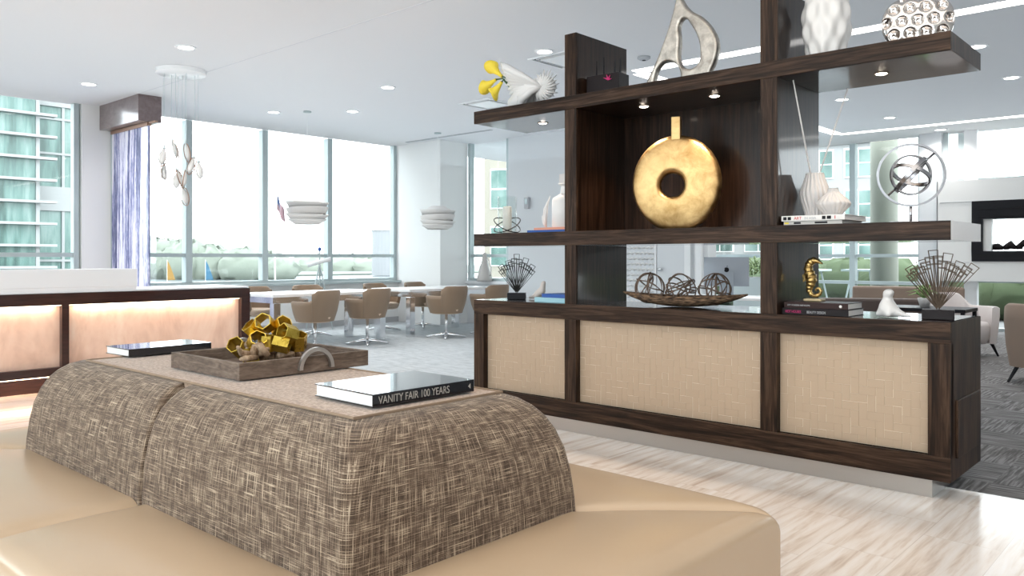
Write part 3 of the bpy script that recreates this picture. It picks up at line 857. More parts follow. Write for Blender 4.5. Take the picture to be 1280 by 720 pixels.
# sofas seen through the shelf
def sofa(loc, rz, L, hb, m, lb):
    t = thing('lounge_sofa', lb, 'sofa', loc, rz)
    MB().box(-L / 2, L / 2, -.10, .10, .12, hb).obj('backrest', m, t, bev=.03)
    MB().box(-L / 2 + .12, L / 2 - .12, .10, .75, .14, .42).obj('seat', m, t, bev=.04)
    for s_ in (-1, 1): MB().box(s_ * L / 2 - .06, s_ * L / 2 + .06, .10, .75, .12, .60).obj('armrest', m, t, bev=.03)
    for s_ in (-1, 1):
        for y_ in (0, .68): MB().tube([(s_ * (L / 2 - .1), y_, .13), (s_ * (L / 2 - .08), y_, 0)], [.025, .015], 8).obj('leg', M_BLACK, t)
sofa((-3.72, 11.1, 0), .55, 1.45, .69, M_DKUP, 'dark brown sofa back seen through the right cabinet opening')
sofa((-3.70, 12.9, 0), .3, 1.5, .80, M_GREYUP, 'taupe sofa standing behind the dark brown sofa')
t = thing('coffee_table', 'low black coffee table behind the wire fan ornament', 'table', (-2.75, 10.45, 0))
MB().box(-.45, .45, -.3, .3, .60, .64).obj('table_top', M_BLACK, t, bev=.005)
MB().box(-.40, .40, -.26, .26, .45, .47).obj('lower_shelf', M_BLACK, t)
for s_ in (-1, 1):
    for u_ in (-1, 1): MB().box(s_ * .42 - .02, s_ * .42 + .02, u_ * .27 - .02, u_ * .27 + .02, 0, .60).obj('leg', M_BLACK, t)
t = thing('potted_plant', 'small bright green plant on the black coffee table', 'plant', (-2.80, 10.45, .64))
MB().lathe([(.05, 0), (.08, .10), (.075, .11), (.0001, .10)], 16).obj('pot', M_CERG, t, True)
b = MB()
for i in range(26):
    an = i * 2.4; L = .12 + .05 * (i % 3)
    b.tube([(0, 0, .09), (math.cos(an) * L * .5, math.sin(an) * L * .5, .17 + .03 * (i % 4)), (math.cos(an) * L, math.sin(an) * L, .14 + .03 * (i % 4))], [.004, .016, .002], 5, flat=.25)
b.obj('foliage', M_LEAFG, t, True)

# fireplace
t = thing('fireplace', 'black framed fireplace with dark logs in the white wall', 'fireplace', (-2.26, 15.1, 1.17))
b = MB().box(-1.06, 1.06, -.03, .30, 0, .17).box(-1.06, 1.06, -.03, .30, .70, 1.0).box(-1.06, -.90, -.03, .30, .17, .70).box(.90, 1.06, -.03, .30, .17, .70)
b.obj('surround', M_BLACK, t, bev=.004)
MB().box(-1.0, 1.0, -.045, -.03, .74, .76).box(-1.0, 1.0, -.045, -.03, .86, .88).obj('vent_slats', M_BLACK, t)
MB().box(-.90, -.78, .02, .14, .17, .70).obj('side_post', M_WALL, t)
MB().box(-.90, .90, .28, .30, .17, .70).obj('rear_glass', M_GLASS, t)
random.seed(5)
for i in range(9):
    x = -.72 + i * .18
    MB().tube([(x - .09, .12, .22), (x - .04, .14, .24), (x + .01, .15, .245 + .03 * (i % 3)), (x + .09, .10, .22)], [.03, .055, .06 + .012 * (i % 2), .03], 10).obj('log', M_DARKBOOK, t, True)

# far computer desk
t = thing('computer_desk', 'white desk seen through the middle opening of the shelving', 'desk', (-4.60, 9.35, 0), .2)
MB().box(-.75, .75, -.38, .38, .715, .745).obj('desktop', M_WHITE, t, bev=.004)
for s_ in (-1, 1): MB().box(s_ * .70 - .03, s_ * .70 + .03, -.34, .34, 0, .715).obj('leg_panel', M_WHITE, t)
t = thing('desktop_computer', 'silver all-in-one computer seen from behind on the white desk', 'computer', (-4.73, 9.20, .7455), .50)
def scr(u, v):
    w = .27 - .0 * v
    x = (u - .5) * 2 * w; z_ = .13 + v * .36
    bulge = .03 * (1 - (2 * u - 1) ** 2) * (1 - (2 * v - 1) ** 2)
    return (x, -.012 - bulge - .10 * (v - .5) * 0, z_)
b = MB().box(-.27, .27, -.012, .0, .13, .49); b.grid(scr, 16, 12)
ms = b.obj('screen_housing', M_SCREEN, t)
auto_smooth(ms, 30)
b = MB(); b.prism([(-.10, 0), (.10, 0), (.09, .20), (-.09, .20)], 0, .008, Matrix.Rotation(0, 4, 'X') @ Matrix.Translation((0, -.10, 0)))
b.box(-.085, .085, -.045, -.035, .008, .30)
b.obj('stand', M_SCREEN, t, bev=.002)
# bitten-fruit emblem on the back
b = MB()
pts = []
for k_ in range(40):
    an = 2 * PI * k_ / 40
    r_ = .030 * (1 - .10 * max(0, math.cos(2 * (an - PI / 2))) ** 3 * (1 if math.sin(an) > 0 else .55))
    x_, z_ = r_ * math.cos(an), r_ * 1.05 * math.sin(an)
    dx, dz = x_ + .036, z_ - .004
    if dx * dx + dz * dz < .014 ** 2:
        q = math.hypot(dx, dz); x_ = -.036 + dx / q * .014; z_ = .004 + dz / q * .014
    pts.append((x_, z_))
Mx = Matrix.Translation((.0, -.043, .335)) @ Matrix.Rotation(PI / 2, 4, 'X')
b.prism(pts, -.002, .004, Mx)
b.prism([(.0, .034), (.004, .046), (.016, .050), (.012, .040)], -.002, .004, Mx)
b.obj('emblem', M_BLACK, t, weld=True)
t = thing('floor_planter', 'tall pale planter with a leafy green shrub behind the computer', 'planter', (-5.12, 10.80, 0))
MB().box(-.22, .22, -.22, .22, 0, .95).obj('planter_box', mat('pale_blue_planter', (.55, .64, .66), .5), t, bev=.01)
MB().box(-.20, .20, -.20, .20, .94, .955).obj('soil', M_DARKBOOK, t)
b = MB(); random.seed(8)
for i in range(130):
    an = random.uniform(0, 6.28); r_ = .2 * math.sqrt(random.random()); z_ = .97 + random.random() * .24 * (1.2 - r_ * 3)
    d_ = (math.cos(an) * .06, math.sin(an) * .06)
    x_, y_ = r_ * math.cos(an), r_ * math.sin(an)
    b.tube([(x_, y_, z_), (x_ + d_[0] * .5, y_ + d_[1] * .5, z_ + .04), (x_ + d_[0], y_ + d_[1], z_ + .03)], [.004, .018, .002], 5, flat=.25)
b.obj('foliage', mat('soft_green_leaf', (.30, .42, .20), .6), t, True)

# details on the back wall
t = thing('wall_relief_panel', 'white wall panel with scalloped relief behind the vine balls', 'wall panel', (-7.02, 10.78, 0))
MB().box(-.32, .27, -.005, .018, .1, 2.6).obj('panel_board', M_WALLG, t)
b = MB()
for i in range(22):
    for j in range(8):
        x = -.30 + j * .078 + (.039 if i % 2 else 0); z_ = .35 + i * .085
        b.tube([(x - .036, -.006, z_), (x - .02, -.018, z_ + .02), (x, -.022, z_ + .028), (x + .02, -.018, z_ + .02), (x + .036, -.006, z_)], .012, 5)
b.obj('relief_pattern', M_CER, t, True)
t = struct(MB().box(-6.70, -6.22, 10.76, 10.795, .02, 2.5).obj('door_1', M_WALLG, bev=.004), 'plain pale grey door')
MB().lathe([(.012, 0), (.012, -.05), (.03, -.055), (.03, -.07), (.0001, -.075)], 14, M=Matrix.Translation((-6.62, 10.76, 1.05)) @ Matrix.Rotation(-PI / 2, 4, 'X')).obj('door_handle', M_CHROME, t, True)
struct(MB().box(-6.20, -6.10, 10.72, 10.8, 0, 2.6).box(-6.02, -5.92, 10.72, 10.8, 0, 2.6).box(-6.74, -6.71, 10.75, 10.8, 0, 2.55).obj('trim_7', M_TRIMW), 'white door frame strips')
t = thing('wall_speaker', 'small grey box fixed on the white wall above the candle', 'wall fixture', (-9.37, 10.77, 2.2))
MB().box(-.05, .05, -.03, .03, -.10, .10).obj('housing', M_GROOVE, t, bev=.005)
MB().box(-.03, .03, -.036, -.03, -.02, .07).obj('grille', M_FRAME, t)

# telescope near the window
t = thing('tripod_telescope', 'blue and white telescope on a tripod by the river window', 'telescope', (-11.82, 8.12, 0))
for k_ in range(3):
    an = k_ * 2.094 + .4
    MB().tube([(0, 0, 1.12), (math.cos(an) * .26, math.sin(an) * .26, 0)], [.014, .010], 6).obj('leg', M_FRAME, t)
MB().tube([(-.10, -.18, 1.10), (.0, .0, 1.16), (.1, .16, 1.21)], [.035, .035, .04], 12).obj('tube', M_WHITE, t, True)
MB().tube([(0, 0, 1.10), (0, 0, 1.36)], .012, 8).obj('finder_post', M_FRAME, t)
MB().lathe([(.0001, 1.34), (.03, 1.36), (.03, 1.40), (.0001, 1.42)], 12).obj('finder', M_BLUE, t, True)
# white geometric lamp / vase on sill
t = thing('glass_vessel', 'pale conical glass vessel on the sill of the narrow window', 'vase', (-10.35, 10.70, .80))
MB().lathe([(.14, 0), (.15, .03), (.10, .22), (.045, .42), (.035, .52), (.03, .52), (.04, .41), (.09, .22), (.14, .04), (.0001, .02)], 20).obj('body', M_FROST, t, True)
MB().tube([(.03, 0, .47), (.12, 0, .36), (.17, 0, .22), (.14, 0, .1)], .012, 8).obj('handle', M_FROST, t, True)

# ================================================================ SHELVING UNIT
YF, YB = 4.447, 5.07
XL, XR = -4.417, -1.072
U = thing('shelving_unit', 'dark walnut room divider of shelves over a tan panelled cabinet', 'shelving unit', (0, 0, 0))
def sb(name, mt, boxes, bev=.002, lab=None):
    b = MB()
    for q in boxes: b.box(*q)
    o = b.obj(name, mt, U, bev=bev)
    if lab: o['label'] = lab
    return o
sh_ = sb('top_shelf', M_WX, [(XL, XR, YF, YF + .02, 2.262, 2.357)])
sb('top_shelf_board', M_WU, [(XL + .001, XR - .003, YF + .021, YB, 2.263, 2.356)], 0)
sb('top_shelf_end', M_WZ, [(XR - .002, XR, YF + .021, YB, 2.263, 2.356)], 0)
sb('middle_shelf', M_WX, [(XL, XR, YF, YF + .02, 1.312, 1.410)])
sb('middle_shelf_board', M_WU, [(XL + .001, XR - .006, YF + .021, YB, 1.313, 1.409)], 0)
sb('shelf_end_face', M_SOLID, [(XR - .005, XR + .001, YF + .004, YB, 1.313, 1.409)], 0, 'white end face')  # thin white slab over the end of the middle shelf
for x0, x1 in ((-3.523, -3.421), (-2.074, -1.973)):
    sb('upright', M_WZ, [(x0, x1, YF + .003, YF + .024, .900, 1.312), (x0, x1, YF + .003, YF + .024, 1.410, 2.262), (x0, x1, YF + .003, YF + .024, 2.357, 2.79)])
    sb('upright_side', M_WP, [(x0 + .001, x1 - .001, YF + .025, YB + .0, .900, 1.312), (x0 + .001, x1 - .001, YF + .025, YB, 1.410, 2.262), (x0 + .001, x1 - .001, YF + .025, YB, 2.357, 2.789)], 0)
sb('back_panel', M_WB, [(-3.421, -2.074, YB - .03, YB - .005, 1.410, 2.262)], 0)
sb('cabinet_top', M_WU, [(XL, XR - .003, YF + .021, YB, .872, .8995)], 0)
sb('cabinet_frame', M_WX, [(XL, XR, YF, YF + .02, .793, .9), (XL, XR, YF, YF + .02, .0975, .222)])
ct = [(XL, -4.313), (-3.523, -3.421), (-2.074, -1.973), (-1.178, XR)]
for a0, a1 in ct: sb('cabinet_stile', M_WZ, [(a0, a1, YF + .001, YF + .048, .222, .793)])
sb('cabinet_carcass', M_WZ, [(XL, XR - .022, YF + .075, YB, .0975, .872), (XL, XL + .02, YF + .02, YF + .075, .0975, .872)], 0)
sb('cabinet_side', M_WZ, [(XR - .021, XR, YF + .021, YB, .0975, .8995)], 0)
ht = sb('access_hatch', M_WZ, [(XR, XR + .012, 4.54, 5.02, .205, .50)], .003)
b = MB()
sb('plinth', M_STEEL, [(XL + .09, XR - .095, YF + .04, YB - .03, 0, .0975)], 0, 'brushed steel plinth')
# embossed panels (one mesh each; herringbone relief)
def panel(x0, x1, z0, z1):
    b = MB(); rn = random.Random(int(abs(x0) * 100))
    c_ = .044; y0 = YF + .049
    nx = int((x1 - x0) / c_) + 2; nz = int((z1 - z0) / c_) + 2
    for i in range(-2, nx):
        for j in range(-2, nz):
            s_ = (i - j) % 4
            if s_ == 0: w, h = 2, 1
            elif s_ == 3: w, h = 1, 2
            else: continue
            hh = (.0010, .0014, .0018)[(i * 7 + j * 13 + (i * j) % 5) % 3]
            gp_ = [.0016 if rn.random() < .34 else -.0003 for _ in range(4)]
            a0 = max(x0 + .002, x0 + i * c_ + gp_[0]); a1 = min(x1 - .002, x0 + (i + w) * c_ - gp_[1])
            e0 = max(z0 + .002, z0 + j * c_ + gp_[2]); e1 = min(z1 - .002, z0 + (j + h) * c_ - gp_[3])
            if a1 - a0 < .006 or e1 - e0 < .006: continue
            q = .0010
            vs = [(a0, y0, e0), (a1, y0, e0), (a1, y0, e1), (a0, y0, e1), (a0 + q, y0 - hh, e0 + q), (a1 - q, y0 - hh, e0 + q), (a1 - q, y0 - hh, e1 - q), (a0 + q, y0 - hh, e1 - q)]
            b.add(vs, [(4, 5, 6, 7), (0, 1, 5, 4), (1, 2, 6, 5), (2, 3, 7, 6), (3, 0, 4, 7)])
    o = b.obj('cabinet_panel', M_PANEL, U); o['label'] = 'tan embossed panel'
    MB().box(x0, x1, YF + .049, YF + .074, z0, z1).obj('panel_backing', M_PANELE, o)  # cream board showing in the gaps stands in for edge highlights
for x0, x1 in ((-4.313, -3.523), (-3.421, -2.074), (-1.973, -1.178)): panel(x0, x1, .222, .793)
# downlights under the top shelf
def shelf_light(x, y, pw):
    o = MB().lathe([(.030, 0), (.042, 0), (.041, -.004), (.030, -.004), (.030, 0)], 20, (x, y, 2.262)).obj('shelf_light', M_BRONZE, U)
    MB().lathe([(.0001, -.010), (.018, -.009), (.030, -.0045), (.030, -.001)], 20, (x, y, 2.262)).obj('light_lens', M_SPOTW, o)
    l_ = bpy.data.lights.new('shelf_spot', 'SPOT'); l_.energy = pw; l_.color = (1, .78, .58); l_.spot_size = math.radians(95); l_.spot_blend = .7; l_.shadow_soft_size = .03
    s_ = bpy.data.objects.new('shelf_spot', l_); C.objects.link(s_); s_.location = (x, y, 2.25); s_.parent = U
for x, y, pw in ((-3.98, 4.76, 8), (-3.03, 4.70, 16), (-2.50, 4.70, 16), (-1.50, 4.76, 8)): shelf_light(x, y, pw)

# ================================================================ THINGS ON THE SHELVES
ZT, ZM, ZC = 2.3575, 1.4105, .9005
def solid_curve(name, outs, holes, ext, bev, m, parent, sub=0):
    cu = bpy.data.curves.new(name, 'CURVE'); cu.dimensions = '2D'; cu.fill_mode = 'BOTH'; cu.extrude = ext; cu.bevel_depth = bev; cu.offset = -bev; cu.bevel_resolution = 3; cu.resolution_u = 8
    for pts in outs + holes:
        sp_ = cu.splines.new('BEZIER'); sp_.bezier_points.add(len(pts) - 1); sp_.use_cyclic_u = True
        for q, (x, y) in zip(sp_.bezier_points, pts):
            q.co = (x, y, 0); q.handle_left_type = q.handle_right_type = 'AUTO'
    tmp = bpy.data.objects.new('tmp', cu); C.objects.link(tmp)
    dg = bpy.context.evaluated_depsgraph_get(); dg.update()
    me = bpy.data.meshes.new_from_object(tmp.evaluated_get(dg))
    bpy.data.objects.remove(tmp)
    me.transform(Matrix.Rotation(PI / 2, 4, 'X'))
    me.materials.clear(); me.materials.append(m)
    me.name = name
    o = bpy.data.objects.new(name, me); C.objects.link(o)
    if parent: o.parent = parent
    auto_smooth(o, 50)
    return o

# --- gold disc vase
t = thing('gold_vase', 'large gold leaf disc vase with a round hole in it', 'vase', (-2.80, 4.74, ZM), math.radians(20))
oc = [( .30 * math.cos(a_), .33 + .315 * math.sin(a_)) for a_ in [math.radians(q) for q in range(-58, 239, 12)]]
oc = [(x, max(z_, .012)) for x, z_ in oc]
hl = [(-.035 + .088 * math.cos(2 * PI * k_ / 14), .30 + .098 * math.sin(2 * PI * k_ / 14)) for k_ in range(14)]
def disc_vase():
    b = MB(); N = 72; R = 16
    hx, hz, hr = -.025, .30, .078
    def out(an):
        x, z_ = .298 * math.cos(an), .322 * math.sin(an) + .31
        if z_ < 0:
            k = .31 / (.322 * -math.sin(an)); x, z_ = .298 * math.cos(an) * k, 0.0
        return x, z_
    rings = []
    for q in range(2 * R):
        f = q / R
        side = -1 if q < R else 1
        u = f if q < R else 2 - f  # 0 hole .. 1 rim
        th = .012 + .062 * math.sqrt(max(0, 1 - (2 * u - .75) ** 2 / 1.75)) if 0 < u < 1 else .010
        th = (.024 + .028 * (1 - u * u)) * (1 - abs(2 * u - 1) ** 10) ** .5 if 0 < u < 1 else 0
        ring = []
        for k_ in range(N):
            an = 2 * PI * k_ / N
            ox, oz = out(an); ix, iz = hx + hr * math.cos(an), hz + hr * math.sin(an)
            ring.append((ix + (ox - ix) * u, side * th, iz + (oz - iz) * u))
        rings.append(ring)
    vs = [p for r_ in rings for p in r_]; n2 = len(rings)
    fs = [(i * N + k_, i * N + (k_ + 1) % N, ((i + 1) % n2) * N + (k_ + 1) % N, ((i + 1) % n2) * N + k_) for i in range(n2) for k_ in range(N)]
    return b.add(vs, fs)
disc_vase().obj('vase_body', M_GOLDV, t, True)
b = MB().box(-.030, .030, -.030, .030, .60, .755); b.obj('neck', M_GOLDV, t, bev=.004)
MB().box(-.022, .022, -.022, .022, .755, .757).obj('opening', M_DARKBOOK, t)

# --- pewter abstract sculpture on the top shelf
t = thing('abstract_sculpture', 'cast pewter sculpture with a tall open loop on the top shelf', 'sculpture', (-2.731, 4.72, ZT + .001))
D0 = [(-.036, 3.03), (-.05, 2.94), (-.091, 2.804), (-.165, 2.627), (-.217, 2.525), (-.285, 2.40), (-.285, 2.3775), (-.235, 2.3775), (-.212, 2.44), (-.19, 2.497), (-.14, 2.534), (-.075, 2.524), (-.031, 2.485), (-.015, 2.43), (-.02, 2.3775), (.19, 2.3775), (.204, 2.421), (.238, 2.493), (.254, 2.588), (.224, 2.677), (.147, 2.778), (.048, 2.853), (-.006, 2.93)]
H0 = [(-.012, 2.789), (.018, 2.798), (.059, 2.753), (.111, 2.655), (.129, 2.565), (.117, 2.492), (.074, 2.463), (.018, 2.472), (-.019, 2.514), (-.022, 2.658)]
off = ZT
solid_curve('casting', [[(x, z_ - off) for x, z_ in D0]], [[(x, z_ - off) for x, z_ in H0]], .012, .018, M_PEWTER, t)

# --- white shell vase and calla lilies
SH = Vector((-3.935, 4.72, ZT))
t = thing('shell_vase', 'white ribbed shell vase lying on the top shelf', 'vase', SH)
b = MB()
for k_ in range(24):                                             # spiral end: star of ribs
    an = 2 * PI * k_ / 24
    R_ = .125 + .015 * (k_ % 2)
    b.tube([(0.01 * math.cos(an), -.035, .165 + .01 * math.sin(an)), (R_ * .55 * math.cos(an + .12), -.02, .165 + R_ * .55 * math.sin(an + .12)), (R_ * math.cos(an + .35), .01, max(.012, .165 + R_ * math.sin(an + .35)))], [.010, .017, .004], 8, flat=.55)
b.lathe([(.0001, -.09), (.05, -.075), (.085, -.04), (.098, 0), (.085, .04), (.05, .075), (.0001, .09)], 24, M=Matrix.Translation((0, .02, .165)) @ Matrix.Diagonal((1, .5, 1, 1)))
b.obj('shell_whorl', M_CER, t, True)
b = MB()
for k_ in range(15):
    u = k_ / 14
    ang = math.radians(158 + 72 * u)
    L_ = .44 - .16 * u
    ex, ez = math.cos(ang) * L_ * 1.02, math.sin(ang) * L_ * .9 + .165 + (.10 - .1 * u)
    ez = max(ez, .018)
    yy = .10 * math.sin(u * PI) - .05
    b.tube([(0, -.03, .165), (ex * .35, -.055 + yy * .4, .165 + (ez - .165) * .22 + .035 * (1 - u)), (ex * .72, -.05 + yy, .165 + (ez - .165) * .58 + .035 * (1 - u)), (ex, yy * .6, ez)], [.014, .034, .040, .012], 8, flat=.8)
b.obj('shell_ribs', M_CER, t, True)
b = MB().lathe([(.0001, -.22), (.05, -.19), (.09, -.08), (.088, .08), (.06, .17), (.03, .20), (.0001, .20)], 20, M=Matrix.Translation((-.19, .03, .145)) @ Matrix.Rotation(PI / 2 - .35, 4, 'Y') @ Matrix.Diagonal((.95, .75, 1, 1)))
b.obj('shell_body', M_CER, t, True)
def lily(ax, az, bx, bz, sp_, lb, yo):
    t = thing('calla_lily', lb, 'flower', (-4.31, 4.72 + yo, ZT + .275), 0, 'calla lilies in the shell vase')
    # local frame: base of bloom relative to mouth
    B = Vector((bx, 0, bz)); A = Vector((ax, 0, az)); dr = (A - B).normalized()
    MB().tube([(.02, -yo, -.06), B * .5 + Vector((0, 0, .012)), B], .006, 6).obj('stem', M_GREEN, t, True)
    q = dr.to_track_quat('Z', 'Y').to_matrix().to_4x4()
    Mx = Matrix.Translation(B) @ q
    L_ = (A - B).length
    def f(u, v):
        an = u * 2 * PI
        flare = .010 + .034 * v ** 1.6 + .012 * max(0, v - .75) * 4
        tip = 1 + .35 * v * v * max(0, math.cos(an + sp_))
        return Mx @ Vector((flare * math.cos(an), flare * math.sin(an), v * L_ * tip))
    o = MB().grid(f, 18, 10, True).obj('petal', M_YEL, t, True)
    md = o.modifiers.new('t', 'SOLIDIFY'); md.thickness = .002
    MB().tube([Mx @ Vector((0, 0, .01)), Mx @ Vector((0, 0, L_ * .75))], .005, 6).obj('spadix', M_YEL, t, True)
lily(-.165, .125, -.06, .035, 0, 'upper yellow calla lily of the three in the shell vase', 0)
lily(-.265, -.01, -.145, .03, 1, 'yellow calla lily reaching farthest out of the shell vase', .02)
lily(-.13, -.085, -.045, -.01, 2, 'lowest yellow calla lily, drooping below the others', -.02)

# --- dark spiked ornament in the top middle bay
t = thing('spiked_box', 'dark box with thin black spikes beside the upright panel', 'ornament', (-3.275, 4.62, ZT), .06)
MB().box(-.13, .13, -.07, .07, 0, .135).obj('box', M_DARKBOOK, t, bev=.004)
for x_, h_ in ((-.09, .27), (-.03, .29), (.06, .25), (.10, .26)):
    MB().tube([(x_, 0, .135), (x_, 0, h_ - .02)], [.006, .002], 6).obj('spike', M_BLACK, t)
b = MB()
for k_ in range(7):
    an = k_ * .9
    b.tube([(.05, -.075, .09), (.05 + .035 * math.cos(an), -.085, .09 + .035 * abs(math.sin(an)))], [.007, .001], 5)
b.obj('pink_flower', M_MAG, t)

# --- faceted white vase
t = thing('faceted_vase', 'white vase with wavy diamond relief on the top shelf', 'vase', (-1.793, 4.72, ZT))
def fv(u, v):
    an = u * 2 * PI; z_ = v * .50
    r_ = .082 + .050 * math.sin(min(1, v / .95) * PI * .93 + .12) if v < .93 else .060
    k = 9
    w = math.cos(k * an + (PI if int(v * 4.4) % 2 else 0)) * math.sin((v * 4.4) % 1 * PI)
    r_ += .010 * w
    return (r_ * math.cos(an), r_ * math.sin(an), z_)
MB().grid(fv, 108, 56, True).obj('vase_body', M_CER, t, True)
MB().lathe([(.0001, .001), (.08, .001)], 24).obj('foot', M_CER, t)

# --- dimpled silver ornament
t = thing('dimpled_ornament', 'silver oval vase covered in deep dimples on the top shelf', 'vase', (-1.30, 4.72, ZT), math.radians(18))
cen = []
for r0 in range(-3, 4):
    for c0 in range(-3, 4): cen.append((c0 * .078 + (.039 if r0 % 2 else 0), r0 * .068))
def dm(u, v):
    an = u * 2 * PI; fi = (v - .5) * PI
    cx = math.cos(fi) * math.cos(an); cy = math.cos(fi) * math.sin(an); cz = math.sin(fi)
    x_, z_ = .178 * math.copysign(abs(cx) ** .85, cx), .145 * math.copysign(abs(cz) ** .85, cz)
    y_ = .055 * math.copysign(abs(cy) ** .8, cy)
    dmin = min(math.hypot(x_ - a_, z_ - b2) for a_, b2 in cen)
    dep = max(0, 1 - (dmin / .030) ** 2) * .034 * min(1, abs(cy) * 2.5)
    y_ -= math.copysign(dep, cy)
    return (x_, y_, max(z_ + .145, .0))
MB().grid(dm, 160, 80, True).obj('vase_body', M_MIRROR, t, True)

# --- hurricane candle with wire orbit
t = thing('hurricane_candle_holder', 'clear glass cylinder ringed by crossing black wires', 'candle holder', (-4.316, 4.72, ZM))
th_ = MB().lathe([(.075, .012), (.077, .30), (.074, .30), (.072, .012)], 32).obj('glass_cylinder', M_TGLASS, t, True)
for tl, az in ((.42, .2), (-.42, .2), (.0, 0)):
    R_ = .112
    z_ = .075 if tl else .012
    lp = [Matrix.Translation((0, 0, z_)) @ Matrix.Rotation(.74, 4, 'Z') @ Matrix.Rotation(tl, 4, 'Y') @ Matrix.Rotation(.40 if tl else 0, 4, 'X') @ Vector((R_ * math.cos(2 * PI * k_ / 40), R_ * math.sin(2 * PI * k_ / 40), 0)) for k_ in range(40)]
    if tl == 0: lp = [p * 1 if False else Vector((p.x * .6, p.y * .6, .006)) for p in lp]
    MB().tube(lp, .0042, 6, True).obj('wire_ring', M_GLOSSB, t, True)
t2 = thing('pillar_candle', 'ivory pillar candle standing inside the glass cylinder', 'candle', (-4.316, 4.72, ZM + .006))
auto_smooth(MB().lathe([(.0001, 0), (.036, 0), (.036, .21), (.030, .214), (.0001, .208)], 24).obj('wax', M_CANDLE, t2))
MB().tube([(0, 0, .205), (.002, 0, .225)], .0015, 5).obj('wick', M_BLACK, t2)

# --- books
def book(loc, rz, L, Wd, T, mc, lb, name='book', grp=None, mtop=None):
    """spine on local -y side facing -y; L along x, width along y"""
    t = thing(name, lb, 'book', loc, rz, grp)
    c_ = .003
    MB().box(0, L, 0, Wd, 0, c_).box(0, L, 0, Wd, T - c_, T).box(0, L, 0, .004, c_, T - c_).obj('cover', mc, t, bev=.0008)
    MB().box(.004, L - .004, .004, Wd - .005, c_, T - c_).obj('pages', M_PAPER, t)
    return t
t = book((-4.02, 4.62, ZM), .05, .44, .30, .022, M_BLUE, 'blue book under the salmon book on the middle shelf', grp='books under the white decanter')
t = book((-3.965, 4.635, ZM + .0225), .02, .38, .26, .018, M_ORANGE, 'thin salmon coloured book under the white decanter', grp='books under the white decanter')
t = thing('decanter', 'white square shouldered bottle with a block stopper', 'bottle', (-3.765, 4.76, ZM + .041))
auto_smooth(MB().lathe([(.0001, 0), (.09, 0), (.098, .01), (.098, .20), (.09, .222), (.035, .255), (.028, .31), (.05, .325), (.05, .333), (.02, .335)], 28).obj('bottle', M_CER, t), 50)
MB().box(-.032, .032, -.032, .032, .336, .40).obj('stopper', M_CERG, t, bev=.003)
t = thing('petal_ornament', 'white petal shaped ornament beside the white bottle', 'ornament', (-3.90, 4.70, ZM + .041), .0)
b = MB()
for k_, (dx, hh) in enumerate(((-.035, .12), (-.015, .20), (.01, .24))):
    b.tube([(0, 0, 0), (dx * .5, -.01, hh * .3), (dx, 0, hh * .7), (dx + .03, .0, hh)], [.008, .016, .014, .003], 8, flat=.5)
b.obj('petals', M_CER, t, True)

t = book((-1.955, 4.50, ZM), 0.01, .33, .33, .022, mat('pale_grey_cover', (.60, .58, .55), .5), 'lower pale book under the ribbed vases', grp='books under the ribbed vases')
for i, (x0, x1) in enumerate(((.005, .03), (.06, .10), (.18, .25))): MB().box(x0, x1, -.0012, -.0002, .006, .016).obj('spine_print', (M_YEL if i == 0 else M_BLACK), t)
t = book((-1.965, 4.49, ZM + .0225), .0, .36, .345, .030, M_PAPER, 'white art book on top under the ribbed vases', grp='books under the ribbed vases')
text('lettering', 'ART', .024, M_RED, t, (.075, -.0008, .007), (PI / 2, 0, 0), .0006)
text('lettering', 'IN ASIA', .020, M_GROOVE, t, (.135, -.0008, .007), (PI / 2, 0, 0), .0006)
for x0, x1 in ((.012, .032), (.038, .058), (.235, .255), (.262, .285)): MB().box(x0, x1, -.0012, -.0002, .006, .024).obj('spine_print', M_BLACK, t)
MB().box(.305, .309, -.0012, -.0002, .006, .024).obj('spine_print', M_RED, t)

def ribbed(prof, n_rib, amp, name, lb, loc, m=M_CERG):
    t = thing('ribbed_vase', lb, 'vase', loc)
    P = []
    for i in range(len(prof) - 1):
        for q in range(6):
            f = q / 6
            a_, b2 = prof[i], prof[i + 1]
            P.append((a_[0] + (b2[0] - a_[0]) * f, a_[1] + (b2[1] - a_[1]) * f))
    P.append(prof[-1])
    # smooth profile
    for _ in range(3): P = [P[0]] + [((P[i - 1][0] + 2 * P[i][0] + P[i + 1][0]) / 4, P[i][1]) for i in range(1, len(P) - 1)] + [P[-1]]
    zt = P[-1][1]
    MB().lathe(P, n_rib * 8, fn=lambda r_, z_, an: r_ + amp * (abs(math.sin(n_rib * .5 * (an + z_ * 1.2))) - .5) * min(1, (zt - z_) / .02 + .2)).obj('vase_body', m, t, True)
    MB().lathe([(.0001, zt - .004), (P[-1][0] * .8, zt - .004)], 16).obj('opening', M_DARKBOOK, t)
    return t
zb = ZM + .0525
ribbed([(.050, 0), (.058, .04), (.078, .10), (.084, .14), (.074, .18), (.058, .22), (.050, .255), (.052, .262)], 18, .008, 'a', 'tall white ribbed vase holding two long reeds', (-1.875, 4.755, zb))
ribbed([(.038, 0), (.050, .015), (.088, .055), (.094, .075), (.060, .11), (.030, .135), (.026, .155), (.028, .16)], 20, .006, 'b', 'small squat white ribbed vase in front of the tall one', (-1.733, 4.665, zb))
for (p0_, p1_, lb) in (((.0, .045, 0), (-.03, -.24, .75), 'long thin reed leaning out toward the walnut upright'), ((-.05, .0, 0), (.21, -.05, .70), 'long thin reed leaning away from the walnut upright')):
    t = thing('reed_stick', lb, 'reed', (-1.875, 4.755, zb + .03), 0, 'reeds in the ribbed vase')
    MB().tube([p0_, tuple((a_ + b2) / 2 for a_, b2 in zip(p0_, p1_)), p1_], [.004, .005, .004], 8).obj('stalk', M_CERG, t, True)

